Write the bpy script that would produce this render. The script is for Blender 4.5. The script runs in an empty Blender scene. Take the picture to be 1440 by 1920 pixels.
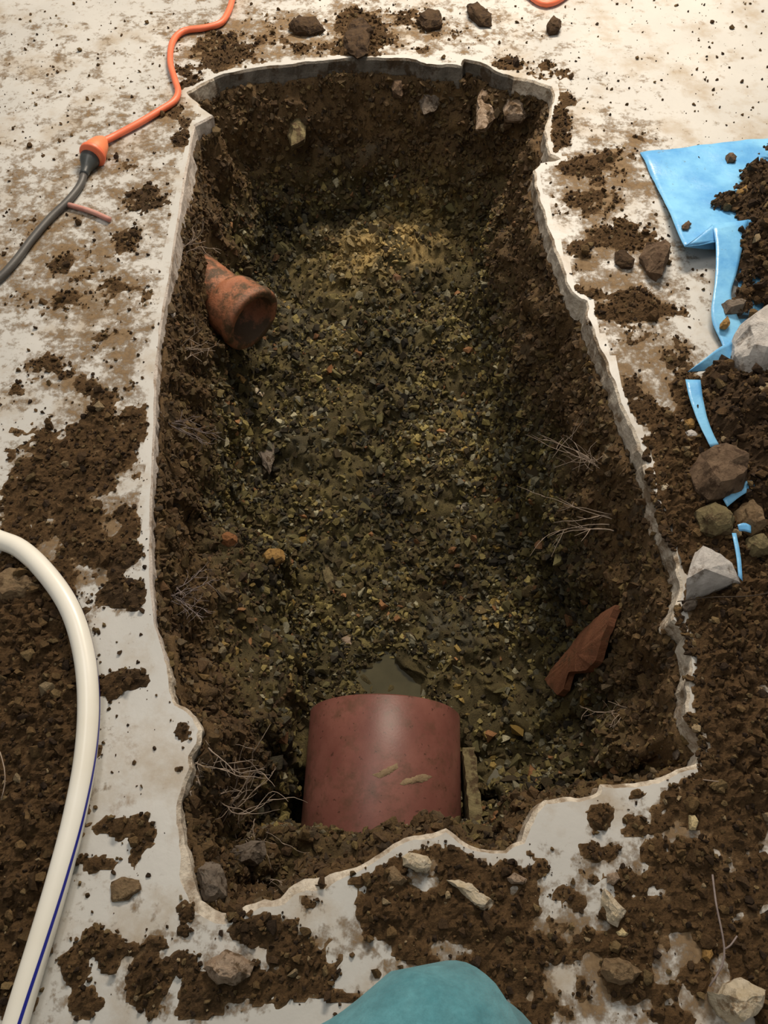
import bpy, bmesh, math, random
import numpy as np
from mathutils import Vector, Matrix
from mathutils.bvhtree import BVHTree

random.seed(7)
RNG = np.random.default_rng(7)
SC = bpy.context.scene
COL = SC.collection

# ------------------------------------------------------------------ camera
H = 1.2                      # phone held 1.2 m above the concrete
FPX = 1450.0
PITCH = math.radians(60.0)   # looking 60 degrees down
SP, CP = math.sin(PITCH), math.cos(PITCH)
cam_d = bpy.data.cameras.new('camera'); cam = bpy.data.objects.new('camera', cam_d); COL.objects.link(cam)
cam.location = (0, 0, H); cam.rotation_euler = (math.pi / 2 - PITCH, 0, 0)
cam_d.sensor_fit = 'VERTICAL'; cam_d.sensor_height = 36.0; cam_d.sensor_width = 27.0
cam_d.lens = 36.0 * FPX / 1920.0
cam_d.clip_start = 0.02
SC.camera = cam

# ------------------------------------------------------------------ light
SC.view_settings.view_transform = 'Standard'
SC.view_settings.look = 'None'
SC.view_settings.gamma = 1.0
SC.view_settings.use_curve_mapping = False
SC.view_settings.exposure = 0.0
W = bpy.data.worlds.new('room_light'); SC.world = W; W.use_nodes = True
W.node_tree.nodes['Background'].inputs[0].default_value = (1.0, 0.95, 0.88, 1)
W.node_tree.nodes['Background'].inputs[1].default_value = 0.30

def area(name, loc, target, size, size_y, power, col):
    d = bpy.data.lights.new(name, 'AREA'); d.shape = 'RECTANGLE'; d.size = size; d.size_y = size_y
    d.energy = power; d.color = col
    o = bpy.data.objects.new(name, d); COL.objects.link(o); o.location = loc
    o.rotation_euler = (Vector(target) - Vector(loc)).to_track_quat('-Z', 'Y').to_euler()
    return o
area('ceiling_lamp', (0.5, 3.2, 2.3), (0.2, 1.9, 0), 1.2, 0.35, 116, (1.0, 0.86, 0.70))
area('ceiling_lamp', (-0.7, 1.3, 2.6), (0, 1.0, 0), 1.2, 0.30, 16.5, (1.0, 0.95, 0.88))

# ------------------------------------------------------------------ pixel <-> place
def ray(px, py):
    u = (px - 720.0) / FPX; v = (py - 960.0) / FPX
    return np.array([u, CP - v * SP, -SP - v * CP])
def G(px, py, z=0.0):
    r = ray(px, py); t = (z - H) / r[2]
    return np.array([r[0] * t, r[1] * t, z])
def proj(x, y, z=0.0):
    dz = z - H
    d = y * CP - dz * SP
    v = (-y * SP - dz * CP) / d; u = x / d
    return 720 + FPX * u, 960 + FPX * v

# ------------------------------------------------------------------ noise
def _hash(ix, iy, iz, seed):
    h = (ix.astype(np.int64) * 374761393 + iy.astype(np.int64) * 668265263 + iz.astype(np.int64) * 2147483647 + seed * 144269) & 0xffffffff
    h = ((h ^ (h >> 13)) * 1274126177) & 0xffffffff
    h = ((h ^ (h >> 16)) * 2246822519) & 0xffffffff
    return ((h ^ (h >> 15)) & 0xffff) / 32767.5 - 1.0
def vnoise(p, seed=0):
    i = np.floor(p); f = p - i; f = f * f * f * (f * (f * 6 - 15) + 10)
    i = i.astype(np.int64); out = 0
    for dx in (0, 1):
        wx = f[:, 0] if dx else 1 - f[:, 0]
        for dy in (0, 1):
            wy = f[:, 1] if dy else 1 - f[:, 1]
            for dz in (0, 1):
                wz = f[:, 2] if dz else 1 - f[:, 2]
                out = out + wx * wy * wz * _hash(i[:, 0] + dx, i[:, 1] + dy, i[:, 2] + dz, seed)
    return out
def fbm(p, scale, octaves=4, seed=0, gain=0.5):
    p = np.asarray(p, float) / scale; a = 1.0; s = 0; tot = 0
    for k in range(octaves):
        s = s + a * vnoise(p, seed + k * 17); tot += a; a *= gain; p = p * 2.03 + 5.7
    return s / tot * 1.5
def cell(p, scale, seed=0):
    """distance to the nearest scattered point, in cells: rounded clods"""
    p = np.asarray(p, float) / scale; i = np.floor(p).astype(np.int64); f = p - i; best = np.full(len(p), 9.0)
    for dx in (-1, 0, 1):
        for dy in (-1, 0, 1):
            for dz in (-1, 0, 1):
                a = (i[:, 0] + dx, i[:, 1] + dy, i[:, 2] + dz)
                d = 0
                for k, o in enumerate((dx, dy, dz)): d = d + (o + 0.5 + 0.48 * _hash(*a, seed + k * 7) - f[:, k]) ** 2
                best = np.minimum(best, d)
    return np.sqrt(best)
def P3(x, y, z=None):
    x = np.asarray(x, float).ravel(); y = np.asarray(y, float).ravel()
    z = np.zeros_like(x) if z is None else np.asarray(z, float).ravel()
    return np.stack([x, y, z], 1)
def sstep(a, b, x):
    t = np.clip((x - a) / (b - a), 0, 1); return t * t * (3 - 2 * t)

# ------------------------------------------------------------------ materials
def lin(c):
    c = np.array(c, float) / 255.0
    return np.where(c <= 0.04045, c / 12.92, ((c + 0.055) / 1.055) ** 2.4)
def L4(c): return (*[float(v) for v in lin(c)], 1.0)
def mat(name, build):
    m = bpy.data.materials.new(name); m.use_nodes = True
    nt = m.node_tree; b = nt.nodes['Principled BSDF']
    build(nt, b); return m
def N(nt, t, **kw):
    n = nt.nodes.new(t)
    for k, v in kw.items():
        if isinstance(v, dict):
            for kk, vv in v.items(): n.inputs[kk].default_value = vv
        else: setattr(n, k, v)
    return n
def coords(nt): return N(nt, 'ShaderNodeTexCoord').outputs['Object']
def noise(nt, vec, scale, detail=4, rough=0.55):
    n = N(nt, 'ShaderNodeTexNoise'); n.inputs['Scale'].default_value = scale
    n.inputs['Detail'].default_value = detail; n.inputs['Roughness'].default_value = rough
    nt.links.new(vec, n.inputs['Vector']); return n.outputs['Fac']
def ramp(nt, fac, stops):
    r = N(nt, 'ShaderNodeValToRGB'); e = r.color_ramp.elements
    while len(e) < len(stops): e.new(0.5)
    for el, (p, c) in zip(e, stops): el.position = p; el.color = c
    nt.links.new(fac, r.inputs[0]); return r.outputs[0]
def mixc(nt, fac, a, b, mode='MIX'):
    m = N(nt, 'ShaderNodeMix', data_type='RGBA', blend_type=mode)
    for s, v in ((0, fac), (6, a), (7, b)):
        if hasattr(v, 'node'): nt.links.new(v, m.inputs[s])
        else: m.inputs[s].default_value = v
    return m.outputs[2]
def bump(nt, b, h, strength, dist=0.002):
    n = N(nt, 'ShaderNodeBump'); n.inputs['Strength'].default_value = strength; n.inputs['Distance'].default_value = dist
    nt.links.new(h, n.inputs['Height']); nt.links.new(n.outputs[0], b.inputs['Normal'])

def m_slab(nt, b):
    v = coords(nt)
    c = ramp(nt, noise(nt, v, 3.0, 5), [(0.3, L4((182, 181, 176))), (0.7, L4((201, 199, 193)))])
    dirt = ramp(nt, noise(nt, v, 7.0, 8, 0.65), [(0.5, (0, 0, 0, 1)), (0.72, (1, 1, 1, 1))])
    c = mixc(nt, dirt, c, L4((165, 150, 128)))
    sm = ramp(nt, noise(nt, v, 22.0, 8, 0.7), [(0.58, (0, 0, 0, 1)), (0.72, (0.8, 0.8, 0.8, 1))])
    c = mixc(nt, sm, c, L4((140, 118, 92)))
    nt.links.new(c, b.inputs['Base Color']); b.inputs['Roughness'].default_value = 0.42
    bump(nt, b, noise(nt, v, 60, 5), 0.25, 0.002)
MAT = {}
MAT['slab'] = mat('painted_concrete', m_slab)
def m_break(nt, b):
    v = coords(nt)
    c = ramp(nt, noise(nt, v, 25, 6, 0.65), [(0.35, L4((150, 135, 118))), (0.5, L4((196, 186, 170))), (0.7, L4((222, 212, 194)))])
    d = ramp(nt, noise(nt, v, 13, 8, 0.75), [(0.48, (0, 0, 0, 1)), (0.60, (1, 1, 1, 1))])
    c = mixc(nt, d, c, L4((128, 110, 88)))
    nt.links.new(c, b.inputs['Base Color']); b.inputs['Roughness'].default_value = 0.9
    bump(nt, b, noise(nt, v, 140, 6), 0.8, 0.004)
MAT['break'] = mat('broken_concrete', m_break)
def m_attr_soil(rough, bs, gain=1.0, spec=0.3):
    def f(nt, b):
        v = coords(nt)
        a = N(nt, 'ShaderNodeAttribute', attribute_name='col').outputs['Color']
        k = ramp(nt, noise(nt, v, 260, 5, 0.7), [(0.25, (0.45 * gain, 0.45 * gain, 0.45 * gain, 1)), (0.75, (1.5 * gain, 1.5 * gain, 1.45 * gain, 1))])
        nt.links.new(mixc(nt, 1.0, a, k, 'MULTIPLY'), b.inputs['Base Color'])
        b.inputs['Roughness'].default_value = rough
        b.inputs['Specular IOR Level'].default_value = spec
        bump(nt, b, noise(nt, v, 330, 5, 0.7), bs, 0.004)
    return f
MAT['pit'] = mat('wet_subsoil', m_attr_soil(0.7, 0.9))
MAT['crumb'] = mat('soil_crumbs', m_attr_soil(0.72, 0.7))
MAT['soil'] = mat('loose_soil', m_attr_soil(0.9, 0.9, 1.0, 0.15))
def m_rock(c1, c2, dirt=(90, 70, 48), amt=0.5, rough=0.85, scale=30):
    def f(nt, b):
        v = coords(nt)
        c = ramp(nt, noise(nt, v, scale, 8, 0.7), [(0.38, L4(c1)), (0.62, L4(c2))])
        d = ramp(nt, noise(nt, v, scale * 1.3 + 3, 8, 0.72), [(0.60 - amt * 0.22, (0, 0, 0, 1)), (0.66 - amt * 0.16, (1, 1, 1, 1))])
        c = mixc(nt, d, c, L4(dirt))
        nt.links.new(c, b.inputs['Base Color']); b.inputs['Roughness'].default_value = rough
        b.inputs['Specular IOR Level'].default_value = 0.3
        bump(nt, b, noise(nt, v, 120, 8, 0.75), 0.9, 0.006)
    return f
def m_stone_var(c1, c2):
    def f(nt, b):
        v = coords(nt)
        r = N(nt, 'ShaderNodeObjectInfo').outputs['Random']
        c = ramp(nt, r, [(0.0, L4(c1)), (1.0, L4(c2))])
        k = ramp(nt, noise(nt, v, 90, 6, 0.7), [(0.3, (0.5, 0.48, 0.44, 1)), (0.65, (1.2, 1.2, 1.15, 1))])
        nt.links.new(mixc(nt, 1.0, c, k, 'MULTIPLY'), b.inputs['Base Color'])
        b.inputs['Roughness'].default_value = 0.6; b.inputs['Specular IOR Level'].default_value = 0.35
        bump(nt, b, noise(nt, v, 300, 5, 0.7), 0.6, 0.003)
    return f
PIT_STONE = [mat('olive_stone', m_stone_var((88, 82, 52), (128, 120, 80))),
             mat('dark_clod', m_stone_var((62, 52, 36), (92, 78, 54))),
             mat('grey_stone', m_stone_var((96, 94, 82), (142, 138, 122))),
             mat('ochre_stone', m_stone_var((132, 108, 52), (150, 122, 62))),
             mat('orange_stone', m_stone_var((140, 92, 50), (124, 92, 66)))]

def m_plain(c, rough=0.5, c2=None, scale=40, bs=0.15, spec=0.5, metal=0):
    def f(nt, b):
        v = coords(nt)
        col = ramp(nt, noise(nt, v, scale, 5, 0.6), [(0.3, L4(c)), (0.7, L4(c2 or c))])
        nt.links.new(col, b.inputs['Base Color']); b.inputs['Roughness'].default_value = rough
        b.inputs['Specular IOR Level'].default_value = spec; b.inputs['Metallic'].default_value = metal
        if bs: bump(nt, b, noise(nt, v, scale * 8, 4), bs, 0.002)
    return f

# ------------------------------------------------------------------ mesh helpers
def new_mesh(name, verts, tris, cols=None, smooth=True):
    verts = np.asarray(verts, np.float32); tris = np.asarray(tris, np.int32); k = tris.shape[1]
    me = bpy.data.meshes.new(name)
    me.vertices.add(len(verts)); me.vertices.foreach_set('co', verts.ravel())
    me.loops.add(tris.size); me.loops.foreach_set('vertex_index', tris.ravel())
    me.polygons.add(len(tris)); me.polygons.foreach_set('loop_start', np.arange(0, tris.size, k, dtype=np.int32))
    me.update(calc_edges=True); me.validate()
    me.polygons.foreach_set('use_smooth', np.full(len(me.polygons), smooth))
    if cols is not None:
        a = me.color_attributes.new('col', 'FLOAT_COLOR', 'POINT')
        c = np.ones((len(verts), 4), np.float32); c[:, :3] = cols
        a.data.foreach_set('color', c.ravel())
    return me
def obj(name, me, m=None, parent=None, loc=None):
    o = bpy.data.objects.new(name, me); COL.objects.link(o)
    if m is not None and me is not None and len(me.materials) == 0: me.materials.append(m)
    if parent is not None: o.parent = parent
    if loc is not None: o.location = loc
    return o
def tag(o, label=None, cat=None, group=None, kind=None):
    if label: o['label'] = label
    if cat: o['category'] = cat
    if group: o['group'] = group
    if kind: o['kind'] = kind
    return o
def from_bm(name, bm, smooth=False):
    me = bpy.data.meshes.new(name); bmesh.ops.recalc_face_normals(bm, faces=bm.faces); bm.to_mesh(me); bm.free()
    me.polygons.foreach_set('use_smooth', np.full(len(me.polygons), smooth)); return me
def empty(name, loc):
    o = bpy.data.objects.new(name, None); COL.objects.link(o); o.location = loc; o.empty_display_size = 0.05; return o
def catmull(pts, step):
    p = np.array(pts, float); out = []
    q = np.vstack([2 * p[0] - p[1], p, 2 * p[-1] - p[-2]])
    for i in range(1, len(q) - 2):
        n = max(2, int(np.linalg.norm(q[i + 1] - q[i]) / step)); t = np.linspace(0, 1, n, endpoint=False)[:, None]
        out.append(0.5 * (2 * q[i] + (q[i + 1] - q[i - 1]) * t + (2 * q[i - 1] - 5 * q[i] + 4 * q[i + 1] - q[i + 2]) * t ** 2 + (3 * q[i] - q[i - 1] - 3 * q[i + 1] + q[i + 2]) * t ** 3))
    out.append(q[-2][None]); return np.vstack(out)
def tube(path, rad, sides=12, cap=True):
    path = np.asarray(path, float); n = len(path); rad = np.broadcast_to(rad, (n,))
    t = np.gradient(path, axis=0); t /= np.linalg.norm(t, axis=1)[:, None] + 1e-12
    ref = np.tile(np.array([0, 0, 1.0]), (n, 1)); bad = np.abs(t[:, 2]) > 0.93; ref[bad] = (1, 0, 0)
    s = np.cross(t, ref); s /= np.linalg.norm(s, axis=1)[:, None]; u = np.cross(s, t)
    a = np.linspace(0, 2 * math.pi, sides, endpoint=False)
    v = path[:, None] + rad[:, None, None] * (np.cos(a)[None, :, None] * s[:, None] + np.sin(a)[None, :, None] * u[:, None])
    v = v.reshape(-1, 3); i = np.arange(n - 1)[:, None] * sides; j = np.arange(sides)[None]; jn = (j + 1) % sides
    A = i + j; B = i + jn; C = B + sides; D = A + sides
    tr = np.concatenate([np.stack([A, B, C], -1).reshape(-1, 3), np.stack([A, C, D], -1).reshape(-1, 3)])
    if cap:
        v = np.vstack([v, path[:1], path[-1:]]); c0 = n * sides; c1 = c0 + 1; jj = np.arange(sides); jk = (jj + 1) % sides
        b = (n - 1) * sides
        tr = np.vstack([tr, np.stack([np.full(sides, c0), jk, jj], -1), np.stack([np.full(sides, c1), b + jj, b + jk], -1)])
    return v, tr, s, u
def hull_template(rng, n, flat=1.0):
    p = rng.normal(size=(n, 3)); p /= np.linalg.norm(p, axis=1)[:, None]; p *= rng.uniform(0.75, 1.1, (n, 1)); p[:, 2] *= flat
    bm = bmesh.new(); vs = [bm.verts.new(q) for q in p]
    r = bmesh.ops.convex_hull(bm, input=vs)
    loose = [v for v in bm.verts if not v.link_faces]; bmesh.ops.delete(bm, geom=loose, context='VERTS')
    bmesh.ops.triangulate(bm, faces=bm.faces); bmesh.ops.recalc_face_normals(bm, faces=bm.faces)
    bm.verts.index_update()
    v = np.array([q.co[:] for q in bm.verts]); f = np.array([[q.index for q in fc.verts] for fc in bm.faces]); bm.free()
    return v, f
TEMPL = [hull_template(RNG, 9 + k % 3, 0.8) for k in range(24)]
TEMPL_R = [hull_template(RNG, 14, 0.9) for k in range(16)]
def rand_rot(n):
    q = RNG.normal(size=(n, 4)); q /= np.linalg.norm(q, axis=1)[:, None]; w, x, y, z = q.T
    return np.stack([1 - 2 * (y * y + z * z), 2 * (x * y - z * w), 2 * (x * z + y * w), 2 * (x * y + z * w), 1 - 2 * (x * x + z * z), 2 * (y * z - x * w),
                     2 * (x * z - y * w), 2 * (y * z + x * w), 1 - 2 * (x * x + y * y)], 1).reshape(n, 3, 3)
def crumbs(pos, size, cols, TEMPL=TEMPL):
    """many small angular crumbs joined in one vertex/triangle soup"""
    V = []; F = []; C = []; off = 0; n = len(pos); which = RNG.integers(0, len(TEMPL), n); R = rand_rot(n)
    an = RNG.uniform(0.65, 1.15, (n, 3))
    for k, (tv, tf) in enumerate(TEMPL):
        idx = np.where(which == k)[0]
        if not len(idx): continue
        v = tv[None] * (size[idx, None, None] * an[idx][:, None, :])
        v = np.einsum('nij,nvj->nvi', R[idx], v) + pos[idx][:, None]
        V.append(v.reshape(-1, 3)); F.append((tf[None] + (off + np.arange(len(idx)) * len(tv))[:, None, None]).reshape(-1, 3))
        C.append(np.repeat(cols[idx], len(tv), 0)); off += len(idx) * len(tv)
    return np.vstack(V), np.vstack(F), np.vstack(C)
def join(parts):
    V = []; F = []; C = []; off = 0
    for v, f, c in parts:
        V.append(v); F.append(f + off); C.append(c); off += len(v)
    return np.vstack(V), np.vstack(F), np.vstack(C)
def palette(n, cols, w):
    c = np.array([lin(q) for q in cols]); k = RNG.choice(len(cols), n, p=np.array(w) / sum(w))
    return c[k] * RNG.uniform(0.7, 1.3, (n, 1))

# ------------------------------------------------------------------ outline of the hole, traced on the slab top
RIM_PX = [(352, 172), (420, 138), (500, 126), (560, 119), (640, 110), (720, 110), (780, 112), (800, 122), (866, 124), (872, 112), (900, 118), (930, 136), (962, 146),
 (1000, 152), (1034, 164), (1036, 185), (1032, 205), (1019, 245), (1027, 270), (1031, 290), (1048, 298), (1015, 305), (1000, 322), (1010, 370), (1026, 425), (1046, 478),
 (1062, 525), (1072, 548), (1100, 566), (1102, 600), (1120, 640), (1140, 690), (1160, 745), (1178, 790), (1200, 850), (1218, 905), (1238, 965), (1260, 1030),
 (1277, 1085), (1272, 1120), (1264, 1165), (1290, 1190), (1296, 1250), (1284, 1285), (1288, 1345), (1312, 1375), (1320, 1400), (1305, 1432), (1255, 1450), (1215, 1465),
 (1180, 1468), (1126, 1471), (1120, 1485), (1080, 1493), (1025, 1500), (1000, 1515), (985, 1540), (975, 1573), (945, 1595), (900, 1590), (865, 1572), (838, 1553),
 (810, 1562), (760, 1570), (730, 1588), (690, 1615), (650, 1632), (600, 1645), (570, 1650), (540, 1665), (525, 1685), (470, 1700), (410, 1710), (375, 1690),
 (365, 1650), (352, 1600), (340, 1560), (335, 1510), (345, 1475), (360, 1440), (360, 1420), (375, 1400), (378, 1370), (368, 1345), (345, 1325), (330, 1315),
 (320, 1290), (316, 1245), (302, 1200), (290, 1165), (285, 1100), (283, 980), (285, 900), (290, 800), (293, 700), (300, 620), (305, 590), (318, 520), (330, 440),
 (340, 380), (350, 320), (360, 260), (365, 235), (400, 216), (372, 196)]
rim0 = np.array([G(*p)[:2] for p in RIM_PX])
def resample(poly, step):
    q = np.vstack([poly, poly[:1]]); out = []
    for a, b in zip(q[:-1], q[1:]):
        n = max(1, int(round(np.linalg.norm(b - a) / step)))
        out.append(a + (b - a) * (np.arange(n) / n)[:, None])
    return np.vstack(out)
rim = resample(rim0, 0.007)
cut_side = (rim[:, 0] < -0.30) & (rim[:, 1] > 0.42) & (rim[:, 1] < 1.9)
amp = np.where(cut_side, 0.0012, 0.0042)
nx = fbm(P3(rim[:, 0], rim[:, 1]), 0.03, 4, 3); ny = fbm(P3(rim[:, 0], rim[:, 1]), 0.03, 4, 9)
rim = rim + np.stack([nx, ny], 1) * amp[:, None]
def area2(p): return np.sum(p[:, 0] * np.roll(p[:, 1], -1) - np.roll(p[:, 0], -1) * p[:, 1])
if area2(rim) < 0: rim = rim[::-1].copy(); cut_side = cut_side[::-1].copy()
tan_ = np.roll(rim, -1, 0) - np.roll(rim, 1, 0); tan_ /= np.linalg.norm(tan_, axis=1)[:, None] + 1e-9
outn = np.stack([tan_[:, 1], -tan_[:, 0]], 1)      # outward from the hole
for _ in range(2): outn = (np.roll(outn, 1, 0) + 2 * outn + np.roll(outn, -1, 0)) / 4
def sdist(x, y, poly):
    """distance to the polygon, positive inside"""
    p = np.stack([x.ravel(), y.ravel()], 1); a = poly; b = np.roll(poly, -1, 0); ab = b - a; L = (ab ** 2).sum(1) + 1e-12
    out = np.empty(len(p))
    for s in range(0, len(p), 20000):
        q = p[s:s + 20000][:, None]; t = np.clip(((q - a) * ab).sum(2) / L, 0, 1)
        d = np.sqrt(((q - a - t[..., None] * ab) ** 2).sum(2)).min(1)
        c = ((a[:, 1] > q[..., 1]) != (b[:, 1] > q[..., 1])) & (q[..., 0] < (b[:, 0] - a[:, 0]) * (q[..., 1] - a[:, 1]) / (b[:, 1] - a[:, 1] + 1e-15) + a[:, 0])
        out[s:s + 20000] = np.where(c.sum(1) % 2 == 1, d, -d)
    return out.reshape(x.shape)
rim_c = resample(rim0, 0.03)

# ------------------------------------------------------------------ floor slab with the hole broken through it
TH = 0.058
bm = bmesh.new()
near = (rim[:, 1] < 0.30)
lip = np.where(cut_side, 0.0035, np.where(near, 0.005, 0.004)) * (1 + 0.6 * fbm(P3(rim[:, 0], rim[:, 1]), 0.06, 3, 21))
cream = np.zeros(len(rim))
for (cx, cy, rr) in [(395, 1700, 60), (590, 1650, 60), (365, 1640, 40), (1312, 1405, 30)]:
    g = G(cx, cy); cream = np.maximum(cream, np.exp(-((rim - g[:2]) ** 2).sum(1) / (rr * 0.0008) ** 2))
lip = np.clip(lip + 0.012 * cream, 0.0015, 0.03)
r0 = rim + outn * lip[:, None]
r2 = rim - outn * (0.003 + 0.004 * fbm(P3(rim[:, 0], rim[:, 1]), 0.025, 3, 33))[:, None]
mid = rim + outn * (0.004 * fbm(P3(rim[:, 0], rim[:, 1]), 0.02, 3, 41))[:, None]
n = len(rim)
ring = [[bm.verts.new((p[0], p[1], z)) for p in r] for r, z in ((r0, 0.0), (rim, -0.005), (mid, -0.028), (r2, -TH))]
corners = [(-3.2, -1.6), (3.4, -1.6), (3.4, 6.0), (-3.2, 6.0)]
oc = [bm.verts.new((x, y, 0)) for x, y in corners]
edges = [bm.edges.new((ring[0][i], ring[0][(i + 1) % n])) for i in range(n)] + [bm.edges.new((oc[i], oc[(i + 1) % 4])) for i in range(4)]
res = bmesh.ops.triangle_fill(bm, use_beauty=True, use_dissolve=False, edges=edges)
for f in bm.faces: f.material_index = 0
for k in range(3):
    for i in range(n):
        j = (i + 1) % n
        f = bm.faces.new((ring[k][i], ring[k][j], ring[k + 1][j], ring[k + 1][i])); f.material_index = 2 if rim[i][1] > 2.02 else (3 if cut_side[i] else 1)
ob_ = [bm.verts.new((x, y, -TH)) for x, y in corners]
for i in range(4):
    bm.faces.new((oc[i], oc[(i + 1) % 4], ob_[(i + 1) % 4], ob_[i])).material_index = 1
for f in bm.faces:
    if f.material_index == 0 and f.normal.z < 0: f.normal_flip()
slab_me = bpy.data.meshes.new('floor'); bmesh.ops.recalc_face_normals(bm, faces=bm.faces); bm.to_mesh(slab_me); bm.free()
slab_me.materials.append(MAT['slab']); slab_me.materials.append(MAT['break']); slab_me.materials.append(mat('shaded_muddy_concrete', m_rock((98, 92, 84), (132, 126, 116), (84, 70, 54), 0.5, 0.9, 14)))  # far rim faces: shade painted in as darker grey concrete, with mud patches
slab_me.materials.append(mat('sawn_concrete', m_rock((206, 194, 182), (226, 216, 206), (170, 150, 130), 0.3, 0.9, 20)))
floor = obj('floor', slab_me); tag(floor, 'grey painted concrete floor slab broken open around the pit', 'floor', kind='structure')

# ------------------------------------------------------------------ pit
step = 0.0058
gx = np.arange(-0.72, 0.82, step); gy = np.arange(-0.10, 2.62, step)
X, Y = np.meshgrid(gx, gy, indexing='ij')
D = sdist(X, Y, rim_c)
keep = D > -0.05
def base_depth(x, y):
    d = 0.60 - 0.02 * sstep(0.7, 1.1, y) - 0.10 * sstep(1.15, 1.7, y) - 0.10 * sstep(1.7, 2.3, y)
    return d
side = sstep(-0.15, -0.35, X)                      # towards the saw-cut edge
wallw = 0.10 + 0.05 * fbm(P3(X, Y), 0.3, 3, 5).reshape(X.shape) + 0.06 * sstep(1.7, 2.2, Y) + 0.04 * sstep(0.2, 0.5, X)
wallw = np.clip(wallw, 0.05, 0.3)
wallw = np.where(Y < 0.30, 0.07, wallw)
top = np.where(X < -0.2, 0.024, 0.046)
top = np.where((Y > 1.8), 0.040, top)
Ds = D - 0.010 - 0.012 * np.clip(fbm(P3(X, Y), 0.05, 3, 8).reshape(X.shape), -0.6, 1)
tt = np.clip(Ds / wallw, 0, 1); prof = 0.62 * tt ** 0.65 + 0.38 * sstep(0, 1, tt)
Z = -top - (base_depth(X, Y) - top) * prof
# bench of firm brown soil along the cut edge, near the big pipe
pxg, pyg = proj(X, Y, -0.30)
bw = 0.205 + 0.02 * fbm(P3(X, Y), 0.06, 3, 15).reshape(X.shape)
bench = sstep(bw, bw - 0.02, D) * sstep(0.30, 0.40, Y) * sstep(0.92, 0.80, Y) * sstep(-0.08, -0.14, X)
Z = np.maximum(Z, -0.62 + bench * (0.47 - 1.25 * np.clip(D, 0, 0.25)))
# sandy shoulder in front of the far wall
MOUTH = G(476, 602, -0.27); cdir = np.array([0.74, -0.66, -0.06]); cdir = cdir / np.linalg.norm(cdir); BACK = MOUTH - 0.27 * cdir
_ab = (BACK - MOUTH)[:2]; _t = np.clip(((X - MOUTH[0]) * _ab[0] + (Y - MOUTH[1]) * _ab[1]) / (_ab @ _ab), 0, 1.2)
niche = np.hypot(X - MOUTH[0] - _t * _ab[0], Y - MOUTH[1] - _t * _ab[1])
Z = np.where(D > 0.0, np.minimum(Z, np.maximum(-0.30 - 0.1 * (1 - _t) + 2.0 * np.clip(niche - 0.07, 0, 1), -top - 9.0 * D)), Z)
gs = G(740, 460, -0.42); q = ((X - gs[0] - 0.25 * (Y - gs[1])) / 0.30) ** 2 + ((Y - gs[1]) / 0.16) ** 2
Z = Z + 0.06 * np.exp(-q * 1.4) * (D > 0.05)
# soil banked over the pipe at the near end
Z = np.maximum(Z, -0.60 + 0.36 * sstep(0.245, 0.185, Y) * sstep(0.0, 0.03, D))
Z = np.where(D <= 0.0, -TH - 0.006, Z)
# lump of soil beside the notch
pp = P3(X, Y, Z)
rough = fbm(pp, 0.16, 5, 50, 0.55).reshape(X.shape); fine = fbm(pp, 0.028, 4, 70, 0.6).reshape(X.shape)
inside = sstep(0.0, 0.03, D)
c1 = cell(pp, 0.075, 3).reshape(X.shape); c2 = cell(pp, 0.030, 11).reshape(X.shape)
c0_ = cell(pp, 0.15, 23).reshape(X.shape)
clod = (0.55 - c0_) * 0.030 + (0.55 - c1) * 0.044 + (0.55 - c2) * 0.020
Z = Z + inside * (0.034 * rough + 0.010 * fine + clod)
dxn = fbm(pp, 0.07, 4, 80).reshape(X.shape); dyn = fbm(pp, 0.07, 4, 90).reshape(X.shape)
XX = X + inside * (0.024 * dxn - 0.5 * clod * np.sign(X)); YY = Y + inside * 0.024 * dyn
Z = np.where(D > 0, np.minimum(Z, -top + 0.004), Z)
_e = G(720, 1300, -0.315); foot = (np.abs(XX - _e[0] + 0.012) < 0.185) & (YY < _e[1] + 0.015) & (YY > 0.25)
Z = np.where(foot, np.minimum(Z, -0.47), Z)
PW, PY_, PZ_ = 0.0, 0.60, -0.575
idx = np.arange(X.size).reshape(X.shape)
kq = keep[:-1, :-1] & keep[1:, :-1] & keep[1:, 1:] & keep[:-1, 1:]
A = idx[:-1, :-1][kq]; B = idx[1:, :-1][kq]; C_ = idx[1:, 1:][kq]; D_ = idx[:-1, 1:][kq]
quads = np.stack([A, B, C_, D_], 1)
used = np.unique(quads); rm = np.full(X.size, -1); rm[used] = np.arange(len(used)); quads = rm[quads]
PV = np.stack([XX.ravel(), YY.ravel(), Z.ravel()], 1)[used]
# colours of the cut soil: brown topsoil high on the walls, olive-grey clay and gravel below, ochre sand on the shoulder
zz = PV[:, 2]; f1 = fbm(PV, 0.12, 5, 101, 0.6); f2 = fbm(PV, 0.05, 4, 131, 0.6)
top_c = lin((98, 76, 48)); low_c = lin((84, 74, 46)); och = lin((174, 148, 96)); grey = lin((80, 78, 70))
k = sstep(-0.34, -0.16, zz + 0.06 * f1)[:, None]
cols = low_c * (1 - k) + top_c * k
k = (sstep(0.15, 0.7, f2) * 0.6)[:, None] * (zz < -0.3)[:, None]; cols = cols * (1 - k) + lin((106, 94, 54)) * k
k = (sstep(0.25, 0.8, f1) * 0.6)[:, None]; cols = cols * (1 - k) + grey * k
qx = PV[:, 0] - gs[0]; qy = PV[:, 1] - gs[1]
k = (np.exp(-(((qx - 0.7 * qy) / 0.17) ** 2 + ((qy) / 0.11) ** 2)) * sstep(-0.35, 0.3, f2 + 0.3 * f1))[:, None]; cols = cols * (1 - k) + och * k
cols *= (1 + 0.32 * f2)[:, None]
pit_me = new_mesh('soil_pit', PV, quads, np.clip(cols, 0.004, 1), True)
pit = obj('soil_pit', pit_me, MAT['pit'])
tag(pit, 'deep pit dug through brown soil and olive gravelly clay under the slab', 'pit', kind='structure')
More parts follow.
